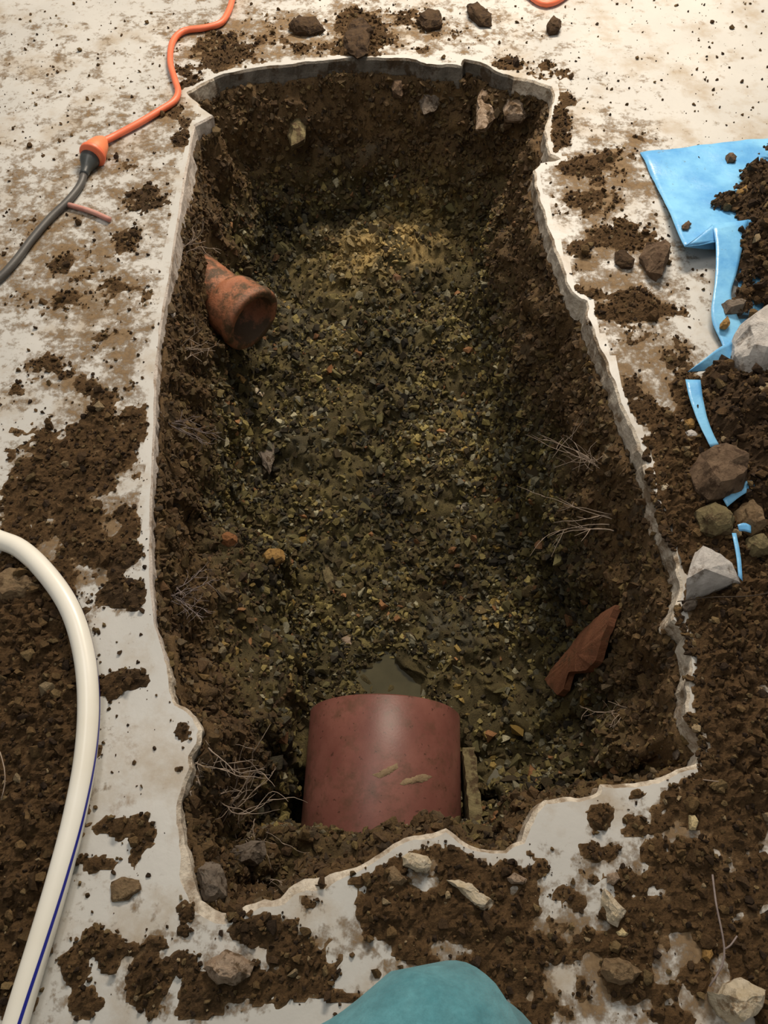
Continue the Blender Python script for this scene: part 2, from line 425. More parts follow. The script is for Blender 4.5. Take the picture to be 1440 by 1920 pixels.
tri = np.vstack([quads[:, [0, 1, 2]], quads[:, [0, 2, 3]]])
BVH = BVHTree.FromPolygons([tuple(v) for v in PV], [tuple(t) for t in quads])
def hit(px, py):
    """where the line of sight through a pixel meets the pit soil"""
    r = ray(px, py); r = r / np.linalg.norm(r)
    loc, nor, i, d = BVH.ray_cast(Vector((0, 0, H)), Vector(r))
    if loc is None: return G(px, py, -0.5), np.array([0, 0, 1.0])
    return np.array(loc), np.array(nor)

# big pipe axis (needed to keep gravel off it)
PR = 0.162
pe = G(722, 1300, -0.315)                # crown at the pipe's open end
pipe_dir = np.array([math.sin(math.radians(2.0)), math.cos(math.radians(2.0)), 0.0])
pipe_end = pe - np.array([0, 0, PR])
def in_pipe(p, grow=0.0):
    r = p - pipe_end; s = r @ pipe_dir; q = r - s[:, None] * pipe_dir
    return (s < 0.004 + grow) & (np.linalg.norm(q, axis=1) < PR + grow)
pass
def in_clay(p):
    r = p - MOUTH; s = r @ cdir; q = np.linalg.norm(r - s[:, None] * cdir, axis=1)
    return (s < 0.03) & (s > -0.20) & (q < 0.08)
def tri_scatter(n, weight=None):
    a = PV[tri[:, 0]]; b = PV[tri[:, 1]]; c = PV[tri[:, 2]]
    nr = np.cross(b - a, c - a); ar = np.linalg.norm(nr, axis=1); w = ar.copy()
    mid_ = (a + b + c) / 3
    w = w * (D.ravel()[used][tri].max(1) > 0.0003) * (mid_[:, 2] < -0.03)
    if weight is not None: w = w * weight(mid_)
    k = RNG.choice(len(tri), n, p=w / w.sum()); u = RNG.random((n, 2)); sw = u.sum(1) > 1; u[sw] = 1 - u[sw]
    p = a[k] + u[:, :1] * (b[k] - a[k]) + u[:, 1:] * (c[k] - a[k]); nn = nr[k] / ar[k][:, None]; nn[nn[:, 2] < 0] *= -1
    return p, nn
PUD = G(738, 1272, -0.585)
def off_water(p): return (((p[:, 0] - PUD[0]) / 0.085) ** 2 + ((p[:, 1] - PUD[1]) / 0.06) ** 2) > 1
def wt(m):
    w = np.where(m[:, 2] < -0.38, 1.0, 0.85) * (0.35 + np.clip(fbm(m, 0.12, 3, 160) + 0.5, 0, 1.5))
    return w
def seg_ok(p): return ~in_pipe(p, 0.004) & ~in_clay(p) & off_water(p)
GPAL = [(78, 66, 42), (98, 88, 54), (126, 114, 70), (108, 104, 86), (142, 120, 68), (128, 92, 60), (146, 140, 116), (48, 42, 31)]
def sandy(p):
    qx = p[:, 0] - gs[0]; qy = p[:, 1] - gs[1]
    return np.exp(-(((qx - 0.7 * qy) / 0.15) ** 2 + (qy / 0.10) ** 2)) * sstep(-0.3, 0.2, fbm(p, 0.06, 3, 177) + 0.15)
def soil_tint(p, c):
    """gravel takes on the brown of the topsoil high up the walls"""
    c = c * np.clip(1 + 0.8 * fbm(p, 0.15, 4, 170), 0.3, 1.9)[:, None]
    k = sandy(p)[:, None] * 0.9; c = c * (1 - k) + lin((182, 156, 102)) * k
    k = sstep(-0.36, -0.2, p[:, 2])[:, None] * 0.75
    return c * (1 - k) + lin((88, 66, 42)) * k * RNG.uniform(0.7, 1.3, (len(p), 1))
gp = []
p, nn = tri_scatter(44000, wt); s = 0.0022 + 0.0105 * RNG.random(len(p)) ** 2.0; ok = seg_ok(p); p, nn, s = p[ok], nn[ok], s[ok]
gp.append(crumbs(p + nn * s[:, None] * 0.25, s, soil_tint(p, palette(len(p), GPAL, [30, 26, 12, 14, 3, 1.5, 4, 16]))))
p, nn = tri_scatter(6000, lambda m: wt(m) * np.where(m[:, 2] < -0.3, 1, 0.35)); s = 0.008 + 0.013 * RNG.random(len(p)) ** 1.8; ok = seg_ok(p); p, nn, s = p[ok], nn[ok], s[ok]
gp.append(crumbs(p + nn * s[:, None] * 0.1, s, soil_tint(p, palette(len(p), GPAL, [30, 26, 12, 14, 2, 1.5, 4, 16]))))
p, nn = tri_scatter(9000, lambda m: (m[:, 2] > -0.36) * 1.0); s = 0.002 + 0.008 * RNG.random(len(p)) ** 1.8; ok = seg_ok(p); p, nn, s = p[ok], nn[ok], s[ok]
gp.append(crumbs(p + nn * s[:, None] * 0.1, s, palette(len(p), [(96, 74, 48), (78, 60, 40), (60, 48, 34), (110, 92, 62)], [30, 26, 20, 12]), TEMPL_R))
v, f, c = join(gp)
tag(obj('gravel', new_mesh('gravel', v, f, np.clip(c, 0.004, 1), False), MAT['crumb'], pit), kind='stuff')
# wet glistening chips round the water
def m_wet(nt, b):
    nt.links.new(N(nt, 'ShaderNodeAttribute', attribute_name='col').outputs['Color'], b.inputs['Base Color']); b.inputs['Roughness'].default_value = 0.08; b.inputs['Specular IOR Level'].default_value = 0.8
wa = RNG.uniform(0, 2 * math.pi, 260); wr_ = RNG.uniform(0.95, 1.5, 260)
wp = np.stack([PUD[0] + 0.095 * wr_ * np.cos(wa), PUD[1] + 0.07 * wr_ * np.sin(wa)], 1); wl = []
for q in wp:
    loc, _, _, _ = BVH.ray_cast(Vector((q[0], q[1], 0.3)), Vector((0, 0, -1)))
    if loc is not None: wl.append(np.array(loc) + [0, 0, 0.002])
wl = np.array(wl); wl = wl[~in_pipe(wl, 0.004)]
v, f, c = crumbs(wl, RNG.uniform(0.002, 0.005, len(wl)), palette(len(wl), GPAL, [30, 20, 6, 10, 2, 1, 2, 20]), TEMPL_R)
tag(obj('wet_gravel', new_mesh('wet_gravel', v, f, c, True), mat('wet_chips', m_wet), pit), kind='stuff')
# the larger stones and clods, one by one
stone_me = {}
for mi in range(len(PIT_STONE)):
    for k in range(8):
        rng = np.random.default_rng(100 + mi * 10 + k); tv, tf = hull_template(rng, 13, 0.75)
        me = new_mesh('stone', tv, tf, None, False); me.materials.append(PIT_STONE[mi]); stone_me[mi, k] = me
p, nn = tri_scatter(420, lambda m: (m[:, 2] < -0.36) * (m[:, 1] > 0.3) * 1.0)
ok = seg_ok(p); p, nn = p[ok][:262], nn[ok][:262]
kinds = RNG.choice(5, len(p), p=[0.37, 0.36, 0.19, 0.05, 0.03])
for q, nq, mi in zip(p, nn, kinds):
    s = 0.011 + 0.016 * random.random() ** 2
    o = obj('stone', stone_me[int(mi), random.randrange(8)], None, pit)
    o.location = q + nq * s * 0.2; o.rotation_euler = [random.uniform(0, 6.28) for _ in range(3)]
    o.scale = (s * random.uniform(0.8, 1.25), s * random.uniform(0.75, 1.1), s * random.uniform(0.6, 0.95))

# ------------------------------------------------------------------ puddle
m_water = mat('murky_water', m_plain((66, 62, 40), 0.03, (82, 76, 52), 14, 0.03, 0.6))
nw = 48; a = np.linspace(0, 2 * math.pi, nw, endpoint=False)
wr = 1 + 0.16 * np.sin(3 * a + 1) + 0.1 * np.sin(5 * a)
wv = np.vstack([[0, 0, 0]] + [np.stack([0.10 * s * wr * np.cos(a), 0.075 * s * wr * np.sin(a), np.zeros(nw)], 1) for s in (0.5, 1.0)])
wf = [(0, 1 + i, 1 + (i + 1) % nw) for i in range(nw)]
for i in range(nw):
    j = (i + 1) % nw; wf += [(1 + i, 1 + nw + i, 1 + nw + j), (1 + i, 1 + nw + j, 1 + j)]
wz = float(np.median([hit(x, y)[0][2] for x in (690, 720, 750, 780) for y in (1245, 1262, 1280)])) + 0.004
pud = obj('puddle', new_mesh('puddle', wv, wf), m_water, None, (PUD[0], PUD[1], wz))
tag(pud, 'small murky puddle in the gravel at the open end of the large brown pipe', 'puddle')

# ------------------------------------------------------------------ large brown drain pipe
def m_pipe(nt, b):
    v = coords(nt)
    c = ramp(nt, noise(nt, v, 9, 6, 0.6), [(0.3, L4((104, 62, 54))), (0.7, L4((134, 88, 77)))])
    d = ramp(nt, noise(nt, v, 22, 8, 0.72), [(0.5, (0, 0, 0, 1)), (0.66, (0.8, 0.8, 0.8, 1))])
    c = mixc(nt, d, c, L4((92, 66, 52)))
    sp = ramp(nt, noise(nt, v, 120, 3, 0.5), [(0.66, (0, 0, 0, 1)), (0.71, (0.7, 0.7, 0.7, 1))])
    c = mixc(nt, sp, c, L4((60, 42, 32)))
    nt.links.new(c, b.inputs['Base Color']); b.inputs['Roughness'].default_value = 0.42; b.inputs['Specular IOR Level'].default_value = 0.35
    bump(nt, b, noise(nt, v, 200, 4), 0.15, 0.001)
def cyl(p_end, dirn, prof_, sides=64):
    """lathe: prof_ = list of (distance back from the end, radius)"""
    u = np.cross(dirn, [0, 0, 1.0]); u /= np.linalg.norm(u); w = np.cross(u, dirn)
    a = np.linspace(0, 2 * math.pi, sides, endpoint=False); V = []; F = []
    for s, r in prof_: V.append(p_end - dirn * s + r * (np.cos(a)[:, None] * u + np.sin(a)[:, None] * w))
    for i in range(len(prof_) - 1):
        for j in range(sides):
            jn = (j + 1) % sides; F.append((i * sides + j, i * sides + jn, (i + 1) * sides + jn, (i + 1) * sides + j))
    return np.vstack(V), np.array(F)
pv, pf = cyl(np.zeros(3), pipe_dir, [(0.75, PR - 0.014), (0.003, PR - 0.014), (0.0, PR - 0.011), (0.0, PR - 0.003), (0.003, PR), (0.2, PR), (0.75, PR), (0.75, PR - 0.014)], 96)
pipe = obj('drain_pipe', new_mesh('drain_pipe', pv, pf[:, ::-1], None, True), mat('brown_pipe', m_pipe), None, pipe_end)
tag(pipe, 'large smooth reddish-brown drain pipe end lying at the bottom of the pit', 'pipe')
m_smear = mat('mud_smear', m_plain((150, 130, 98), 0.8, (112, 88, 66), 60, 0.5))
def smear(px, py, ang_w, len_, seed):
    r = ray(px, py)                                   # meet the cylinder
    o = np.array([0, 0, H]) - pipe_end; rp = r - (r @ pipe_dir) * pipe_dir; op = o - (o @ pipe_dir) * pipe_dir
    qa = rp @ rp; qb = 2 * rp @ op; qc = op @ op - PR ** 2; t = (-qb - math.sqrt(qb * qb - 4 * qa * qc)) / (2 * qa)
    hp = o + r * t; s0 = hp @ pipe_dir; q = hp - s0 * pipe_dir; u = np.cross(pipe_dir, [0, 0, 1.0]); w = np.cross(u, pipe_dir)
    a0 = math.atan2(q @ w, q @ u); rng = np.random.default_rng(seed); nn_ = 26; V = [None]; th = np.linspace(0, 2 * math.pi, nn_, endpoint=False)
    rr = 1 + 0.3 * np.sin(2 * th + seed) + 0.25 * rng.normal(size=nn_) * 0.6
    pts = []
    for sc, lift in ((0.0, 0.0022), (0.6, 0.002), (1.0, 0.0003)):
        for t_, r_ in zip(th, rr):
            aa = a0 + ang_w * sc * r_ * math.cos(t_); ss = s0 + len_ * sc * r_ * math.sin(t_) - 0.25 * (aa - a0) * PR
            pts.append((PR + lift) * (math.cos(aa) * u + math.sin(aa) * w) + ss * pipe_dir)
    F = []
    for k_ in range(2):
        for j in range(nn_): F.append((k_ * nn_ + j, k_ * nn_ + (j + 1) % nn_, (k_ + 1) * nn_ + (j + 1) % nn_, (k_ + 1) * nn_ + j))
    o2 = obj('mud_smear', new_mesh('mud_smear', pts, F), m_smear, pipe); o2['label'] = 'pale scraped mud mark on the pipe'
smear(725, 1446, 0.125, 0.008, 3); smear(778, 1462, 0.16, 0.009, 8)

# ------------------------------------------------------------------ small clay pipe stub in the cut-edge wall
def m_clay(nt, b):
    v = coords(nt)
    c = ramp(nt, noise(nt, v, 14, 5, 0.6), [(0.3, L4((150, 92, 62))), (0.7, L4((196, 134, 100)))])
    d = ramp(nt, noise(nt, v, 13, 7, 0.7), [(0.43, (0, 0, 0, 1)), (0.54, (1, 1, 1, 1))])
    c = mixc(nt, d, c, L4((88, 68, 48)))
    nt.links.new(c, b.inputs['Base Color']); b.inputs['Roughness'].default_value = 0.55
    bump(nt, b, noise(nt, v, 120, 6, 0.7), 0.6, 0.004)
m_cl = mat('glazed_clay', m_clay)
clay = empty('clay_pipe', MOUTH)
tag(clay, 'small muddy terracotta socket pipe sticking out of the wall under the saw-cut edge', 'pipe')
v, f = cyl(np.zeros(3), cdir, [(0.09, 0.052), (0.48, 0.052), (0.50, 0.066), (0.10, 0.066), (0.085, 0.066), (0.08, 0.052)], 48)
obj('barrel', new_mesh('barrel', v, f[:, ::-1]), m_cl, clay)
v, f = cyl(np.zeros(3), cdir, [(0.07, 0.040), (0.065, 0.060), (0.004, 0.066), (0.0, 0.069), (0.0, 0.083), (0.005, 0.088), (0.022, 0.089), (0.028, 0.084), (0.075, 0.083), (0.09, 0.078), (0.105, 0.066)], 48)
obj('socket', new_mesh('socket', v, f[:, ::-1]), m_cl, clay)

# ------------------------------------------------------------------ stones traced in outline
def traced_rock(name, px, h, m, label, cat='stone', zb=0.0, top_s=0.62, shift=(0, 0), seed=1, group=None, rough=0.006, parent=None, smooth=False, sub=4):
    n_ = len(px); zm = zb + 0.42 * h
    ringm = np.array([G(x, y, zm) for x, y in px]); c0 = ringm[:, :2].mean(0); rng = np.random.default_rng(seed)
    size = np.ptp(ringm[:, :2], axis=0).max()
    low = c0 + (ringm[:, :2] - c0) * 0.86; hi = c0 + (ringm[:, :2] - c0) * top_s * rng.uniform(0.85, 1.12, (n_, 1)) + np.array(shift) * size
    zh = zb + h * rng.uniform(0.8, 0.98, n_)
    cc = np.array([c0[0], c0[1], zb]); bm = bmesh.new()
    Lw = [bm.verts.new((p[0] - cc[0], p[1] - cc[1], 0.0)) for p in low]
    M = [bm.verts.new((p[0] - cc[0], p[1] - cc[1], zm - zb + rng.uniform(-0.12, 0.12) * h)) for p in ringm]
    T = [bm.verts.new((p[0] - cc[0], p[1] - cc[1], z - zb)) for p, z in zip(hi, zh)]
    ap = bm.verts.new((shift[0] * size, shift[1] * size, h)); bt = bm.verts.new((0, 0, 0))
    for i in range(n_):
        j = (i + 1) % n_
        bm.faces.new((Lw[i], Lw[j], M[j], M[i])); bm.faces.new((M[i], M[j], T[j], T[i])); bm.faces.new((T[i], T[j], ap)); bm.faces.new((Lw[j], Lw[i], bt))
    bmesh.ops.triangulate(bm, faces=bm.faces)
    bmesh.ops.subdivide_edges(bm, edges=bm.edges, cuts=sub, use_grid_fill=True)
    co = np.array([v.co[:] for v in bm.verts]); ns = np.stack([fbm(co + seed, size * 0.28, 5, seed * 3 + k, 0.6) for k in range(3)], 1)
    for v_, q in zip(bm.verts, ns):
        kz = min(1.0, max(0.0, v_.co.z / (0.3 * h))); v_.co += Vector(q) * size * rough * 10 * (0.35 + 0.65 * kz) * 0.9
        if v_.co.z < 0: v_.co.z = 0.0
    o = obj(name, from_bm(name, bm, smooth), m, parent, cc)
    return tag(o, label, cat, group)
R_cream = mat('cream_rock', m_rock((196, 180, 150), (226, 214, 192), (150, 128, 100), 0.35))
R_pink = mat('pinkish_rock', m_rock((150, 128, 106), (188, 168, 148), (104, 84, 62), 0.55))
R_white = mat('white_rock', m_rock((190, 184, 178), (226, 222, 216), (150, 140, 130), 0.3, 0.85, 18))
R_brown = mat('brown_rock', m_rock((96, 76, 58), (128, 106, 84), (74, 56, 40), 0.4))
R_tan = mat('tan_rock', m_rock((122, 100, 74), (152, 130, 98), (92, 72, 48), 0.5))
R_grey = mat('greyish_rock', m_rock((112, 100, 88), (142, 130, 116), (78, 64, 50), 0.5))
R_olive = mat('olive_rock', m_rock((112, 100, 70), (140, 128, 92), (86, 70, 48), 0.5))
R_dark = mat('dark_soil_clod', m_rock((70, 54, 38), (92, 72, 50), (56, 42, 30), 0.5, 0.95))
R_ochre = mat('ochre_rock', m_rock((150, 116, 64), (176, 140, 84), (110, 82, 48), 0.4))
R_yellow = mat('yellow_rock', m_rock((206, 186, 138), (226, 208, 164), (160, 136, 92), 0.2))
GS = 'loose stones lying on the slab'
TR = lambda *a, **k: traced_rock(*a, **k)
TR('stone', [(378, 1815), (398, 1795), (425, 1778), (452, 1790), (478, 1808), (470, 1830), (440, 1845), (405, 1842)], 0.032, R_pink, 'rounded pinkish-beige lump on the slab between hose and teal knee', seed=3, group=GS)
TR('stone', [(753, 1606), (768, 1597), (800, 1605), (809, 1620), (803, 1637), (778, 1634), (756, 1622)], 0.022, R_cream, 'blocky cream stone chip on soil just behind the clean white rim', seed=4, group=GS)
TR('stone', [(724, 1630), (740, 1622), (752, 1636), (766, 1650), (752, 1662), (728, 1660)], 0.018, R_tan, 'half muddy cream and brown chip beside the blocky cream chip', seed=5, group=GS)
TR('stone', [(835, 1650), (860, 1648), (885, 1658), (905, 1672), (926, 1688), (920, 1708), (900, 1706), (878, 1690), (855, 1664)], 0.02, R_cream, 'long ragged pale stone splinter lying on the brown soil', seed=6, group=GS)
TR('stone', [(1130, 1666), (1142, 1676), (1160, 1694), (1174, 1705), (1168, 1722), (1158, 1737), (1138, 1728), (1128, 1700)], 0.026, R_cream, 'pointed cream stone shaped like an arrowhead', seed=7, group=GS, top_s=0.5)
TR('stone', [(1154, 1748), (1166, 1740), (1180, 1750), (1172, 1756), (1158, 1756)], 0.01, R_yellow, 'tiny pale yellow chip beside the pointed cream stone', seed=8, group=GS)
TR('stone', [(1290, 1528), (1302, 1526), (1310, 1542), (1304, 1557), (1293, 1556)], 0.014, R_yellow, 'pale yellow oblong stone on soil by the rounded notch of the rim', seed=9, group=GS)
TR('stone', [(1130, 1798), (1160, 1796), (1185, 1806), (1202, 1824), (1188, 1842), (1168, 1846), (1140, 1842), (1126, 1820)], 0.026, R_tan, 'brown flat-faced stone split down the middle', seed=10, group=GS)
TR('stone', [(1328, 1858), (1352, 1866), (1362, 1842), (1392, 1834), (1416, 1848), (1438, 1858), (1428, 1888), (1404, 1912), (1378, 1925), (1352, 1908), (1334, 1880)], 0.055, R_cream, 'large cream knobbly rock next to the dark soil and dry root', seed=11, group=GS)
TR('stone', [(1318, 1780), (1334, 1776), (1338, 1790), (1328, 1806), (1317, 1796)], 0.014, R_ochre, 'small tan stone beside the dry root on the slab', seed=12, group=GS)
TR('stone', [(950, 1646), (965, 1634), (988, 1648), (985, 1658), (958, 1658)], 0.014, R_pink, 'small pinkish wedge stone on the brown soil heap', seed=13, group=GS)
TR('stone', [(1138, 1640), (1156, 1634), (1163, 1648), (1150, 1660), (1138, 1656)], 0.012, R_pink, 'small pinkish-brown stone above the pointed cream stone', seed=14, group=GS)
TR('stone', [(1201, 478), (1210, 458), (1236, 456), (1256, 474), (1250, 496), (1236, 520), (1218, 508)], 0.05, R_brown, 'dark brown angular rock standing on the slab near the tarpaulin fold', seed=15, group=GS, top_s=0.5, shift=(0.1, 0.05))
TR('stone', [(1152, 474), (1170, 470), (1190, 488), (1186, 502), (1166, 500), (1154, 490)], 0.02, R_dark, 'flat dark clod beside the dark brown angular rock', seed=16, group=GS)
TR('stone', [(1376, 640), (1384, 612), (1410, 594), (1442, 578), (1470, 600), (1474, 660), (1450, 696), (1418, 704), (1388, 690), (1374, 670)], 0.10, R_white, 'big white and grey rock resting on the blue tarpaulin', seed=17, group='rocks in the dug-out heap', top_s=0.66, rough=0.004)
TR('stone', [(1296, 880), (1310, 852), (1340, 838), (1372, 844), (1398, 872), (1406, 896), (1390, 918), (1362, 930), (1330, 938), (1306, 916)], 0.075, R_brown, 'large round brown-grey rock between the slab edge and the blue strip', seed=18, group='rocks in the dug-out heap', top_s=0.7, rough=0.004)
TR('stone', [(1302, 960), (1330, 942), (1360, 955), (1380, 978), (1372, 1002), (1340, 1006), (1316, 992)], 0.045, R_olive, 'olive-brown crusted rock just below the large round rock', seed=19, group='rocks in the dug-out heap')
TR('stone', [(1376, 956), (1398, 938), (1426, 958), (1436, 990), (1410, 1004), (1388, 990)], 0.05, R_tan, 'tan rock beside the olive-brown crusted rock', seed=20, group='rocks in the dug-out heap')
TR('stone', [(1400, 1010), (1425, 1000), (1444, 1016), (1440, 1040), (1412, 1044), (1398, 1030)], 0.04, R_olive, 'olive lump among small clods by the broken concrete piece', seed=22, group='rocks in the dug-out heap')
TR('stone', [(1236, 912), (1248, 906), (1260, 914), (1256, 923), (1242, 922)], 0.012, R_cream, 'small pale pebble on soil by the straight slab face', seed=23, group=GS)
TR('stone', [(1278, 1136), (1292, 1120), (1308, 1128), (1306, 1142), (1286, 1146)], 0.02, R_grey, 'grey pebble at the foot of the broken concrete piece', seed=24, group=GS)
TR('stone', [(1282, 812), (1296, 806), (1312, 816), (1308, 824), (1286, 822)], 0.014, R_white, 'flat white chip beside the lower blue strip', seed=25, group=GS)
TR('stone', [(1282, 790), (1296, 782), (1308, 790), (1302, 804), (1286, 804)], 0.016, R_ochre, 'ochre pebble beside the lower blue strip', seed=26, group=GS)
TR('stone', [(1360, 292), (1372, 287), (1382, 294), (1378, 304), (1364, 304)], 0.018, R_brown, 'round brown clod on the smooth blue tarpaulin', seed=27, group='clods on the tarpaulin', zb=0.006)
TR('stone', [(1378, 362), (1396, 352), (1412, 360), (1402, 370), (1384, 370)], 0.022, R_ochre, 'orange-tan stone on dark soil on the tarpaulin', seed=28, group='clods on the tarpaulin', zb=0.02)
TR('stone', [(1278, 424), (1290, 414), (1297, 420), (1290, 430), (1280, 430)], 0.012, R_brown, 'small brown clod near the tarpaulin fold', seed=29, group='clods on the tarpaulin', zb=0.035)
TR('stone', [(1350, 606), (1364, 592), (1370, 606), (1362, 616), (1350, 614)], 0.014, R_ochre, 'small tan stone on the hanging blue strip', seed=30, group='clods on the tarpaulin', zb=0.02)
TR('stone', [(1352, 570), (1380, 562), (1402, 568), (1394, 586), (1362, 588)], 0.03, R_grey, 'flat grey stone above the big white rock', seed=31, group='clods on the tarpaulin', zb=0.015)
TR('stone', [(208, 1655), (228, 1645), (262, 1650), (266, 1668), (240, 1688), (210, 1690)], 0.008, R_tan, 'flat smeared tan clod on clean slab beside the hose', seed=32, group=GS, top_s=0.75)
TR('stone', [(20, 1065), (40, 1070), (62, 1090), (78, 1105), (50, 1118), (0, 1128), (-20, 1090)], 0.03, R_tan, 'broad brown slab of hardened soil under the hose bend', seed=33, group=GS, top_s=0.75)
for k_, pts in enumerate([[(540, 48), (560, 32), (598, 40), (610, 55), (580, 62), (552, 60)], [(648, 75), (660, 40), (680, 30), (697, 60), (695, 100), (670, 108), (652, 95)],
              [(780, 38), (800, 22), (828, 28), (830, 48), (800, 54)], [(872, 12), (892, 8), (920, 26), (922, 44), (900, 46), (880, 26)], [(1024, 50), (1036, 32), (1052, 44), (1048, 58), (1030, 60)]]):
    TR('soil_clod', pts, 0.03, R_dark, ['long flat dark soil clod beyond the far rim, nearest the orange lead', 'tall dark soil clod standing right at the far rim', 'round brown soil clod between the tall and the stepped clod beyond the far rim', 'stepped two-lobed dark soil clod beyond the far rim', 'small black soil clod beside the loop of orange lead'][k_], cat='clod', seed=40 + k_, group='clods beyond the far rim', top_s=0.7)
# broken concrete piece: flat painted face and white fractured sides
def hull_px(name, pts, m, label, cat, seed, group=None):
    P = np.array([G(x, y, z) for x, y, z in pts]); c0 = P.mean(0); c0[2] = P[:, 2].min(); bm = bmesh.new()
    vs = [bm.verts.new(tuple(p - c0)) for p in P]; bmesh.ops.convex_hull(bm, input=vs)
    bmesh.ops.delete(bm, geom=[v for v in bm.verts if not v.link_faces], context='VERTS'); bmesh.ops.triangulate(bm, faces=bm.faces)
    bmesh.ops.subdivide_edges(bm, edges=bm.edges, cuts=3, use_grid_fill=True); bm.normal_update()
    co = np.array([v.co[:] for v in bm.verts]); ns = fbm(co, 0.02, 4, seed)
    for v_, q in zip(bm.verts, ns): v_.co += v_.normal * float(q) * 0.003
    o = obj(name, from_bm(name, bm), m, None, c0); return tag(o, label, cat, group)
cp = hull_px('concrete_fragment', [(1285, 1132, 0), (1296, 1128, 0.0), (1288, 1085, 0.05), (1302, 1035, 0.045), (1318, 1022, 0.062), (1322, 1066, 0.07), (1385, 1090, 0.035), (1372, 1056, 0.05), (1350, 1040, 0.058), (1388, 1094, 0.005), (1325, 1105, 0.0), (1340, 1070, 0.0)],
        R_white, 'white wedge of broken concrete with a smooth face at the slab corner', 'concrete', 61)
# pieces under the far edge of the slab and in the pit: they sit in the pit wall
def pit_rock(px, h, m, label, seed, **kw):
    c0 = np.mean(px, axis=0); P_, nn_ = hit(*c0); zb = P_[2] - (0.008 if nn_[2] > 0.6 else 0.028)
    kw.setdefault('group', 'single stones in the pit'); return traced_rock('stone', px, h, m, label, zb=zb, seed=seed, **kw)
pit_rock([(420, 1605), (440, 1588), (470, 1576), (498, 1574), (500, 1600), (486, 1622), (452, 1628), (428, 1618)], 0.05, R_grey, 'grey-brown angular stone at the pit bottom among pale roots', 71)
pit_rock([(368, 1622), (395, 1616), (416, 1622), (424, 1650), (426, 1680), (412, 1700), (385, 1700), (372, 1660)], 0.05, R_grey, 'grey pitted concrete lump in the near corner of the pit', 72)
pit_rock([(890, 152), (916, 150), (926, 180), (930, 215), (912, 242), (890, 240), (896, 200)], 0.05, R_pink, 'tall pale grey fragment hanging under the far slab edge', 73)
pit_rock([(938, 190), (950, 180), (985, 190), (998, 205), (980, 222), (945, 220)], 0.045, R_pink, 'squat pale grey fragment under the far slab edge', 74)
pit_rock([(732, 140), (755, 134), (764, 158), (752, 178), (735, 174)], 0.04, R_brown, 'reddish-brown stone wedged under the far slab edge', 75)
pit_rock([(782, 160), (800, 158), (830, 182), (820, 200), (795, 210), (780, 185)], 0.04, R_grey, 'dark grey wedge under the far slab edge', 76)
pit_rock([(545, 205), (572, 198), (580, 230), (570, 262), (545, 275), (540, 250)], 0.05, R_olive, 'yellowish upright stone in the far pit wall', 77)
pit_rock([(1063, 1072), (1074, 1040), (1090, 1012), (1098, 1022), (1088, 1058), (1076, 1078)], 0.02, R_tan, 'long narrow tan stone lying in the gravel under the straight slab face', 78)
pit_rock([(856, 952), (870, 938), (882, 936), (880, 958), (870, 970)], 0.016, R_cream, 'small beige triangular chip on the gravel', 79)
pit_rock([(830, 962), (846, 954), (858, 962), (850, 972), (834, 972)], 0.012, R_ochre, 'small orange chip beside the beige triangular chip', 80)
pit_rock([(598, 1062), (616, 1054), (626, 1078), (632, 1098), (616, 1108), (604, 1090)], 0.024, R_olive, 'pale olive oblong stone on the gravel', 81)
pit_rock([(480, 832), (502, 818), (520, 826), (516, 860), (502, 892), (490, 870)], 0.02, R_grey, 'flat grey slate standing on edge in the gravel', 82)
pit_rock([(412, 1008), (426, 996), (444, 1004), (446, 1018), (428, 1026), (414, 1020)], 0.03, mat('rust_rock', m_rock((128, 84, 50), (150, 104, 66), (96, 66, 42), 0.3)), 'round rust-brown stone near the saw-cut side of the gravel', 83)
pit_rock([(490, 1042), (505, 1028), (532, 1030), (536, 1050), (516, 1062), (496, 1056)], 0.026, R_ochre, 'crumbly ochre clod beside the soil bench', 84)
pit_rock([(424, 1042), (440, 1036), (458, 1044), (454, 1056), (432, 1054)], 0.016, R_olive, 'yellow-green stone between the rust stone and the soil bench', 85)
pit_rock([(474, 728), (484, 722), (496, 736), (492, 744), (478, 738)], 0.012, R_cream, 'pale thin chip below the terracotta pipe stub', 86)
pit_rock([(428, 690), (438, 684), (448, 702), (462, 712), (456, 720), (440, 708)], 0.012, R_ochre, 'thin ochre chip below the terracotta pipe stub', 87)
pit_rock([(640, 1196), (656, 1190), (668, 1204), (660, 1216), (644, 1212)], 0.018, R_pink, 'pinkish lump on the gravel before the puddle', 88)
pit_rock([(1262, 1394), (1274, 1386), (1285, 1402), (1280, 1420), (1266, 1424)], 0.03, R_grey, 'grey stone in the soil inside the rounded notch', 89)

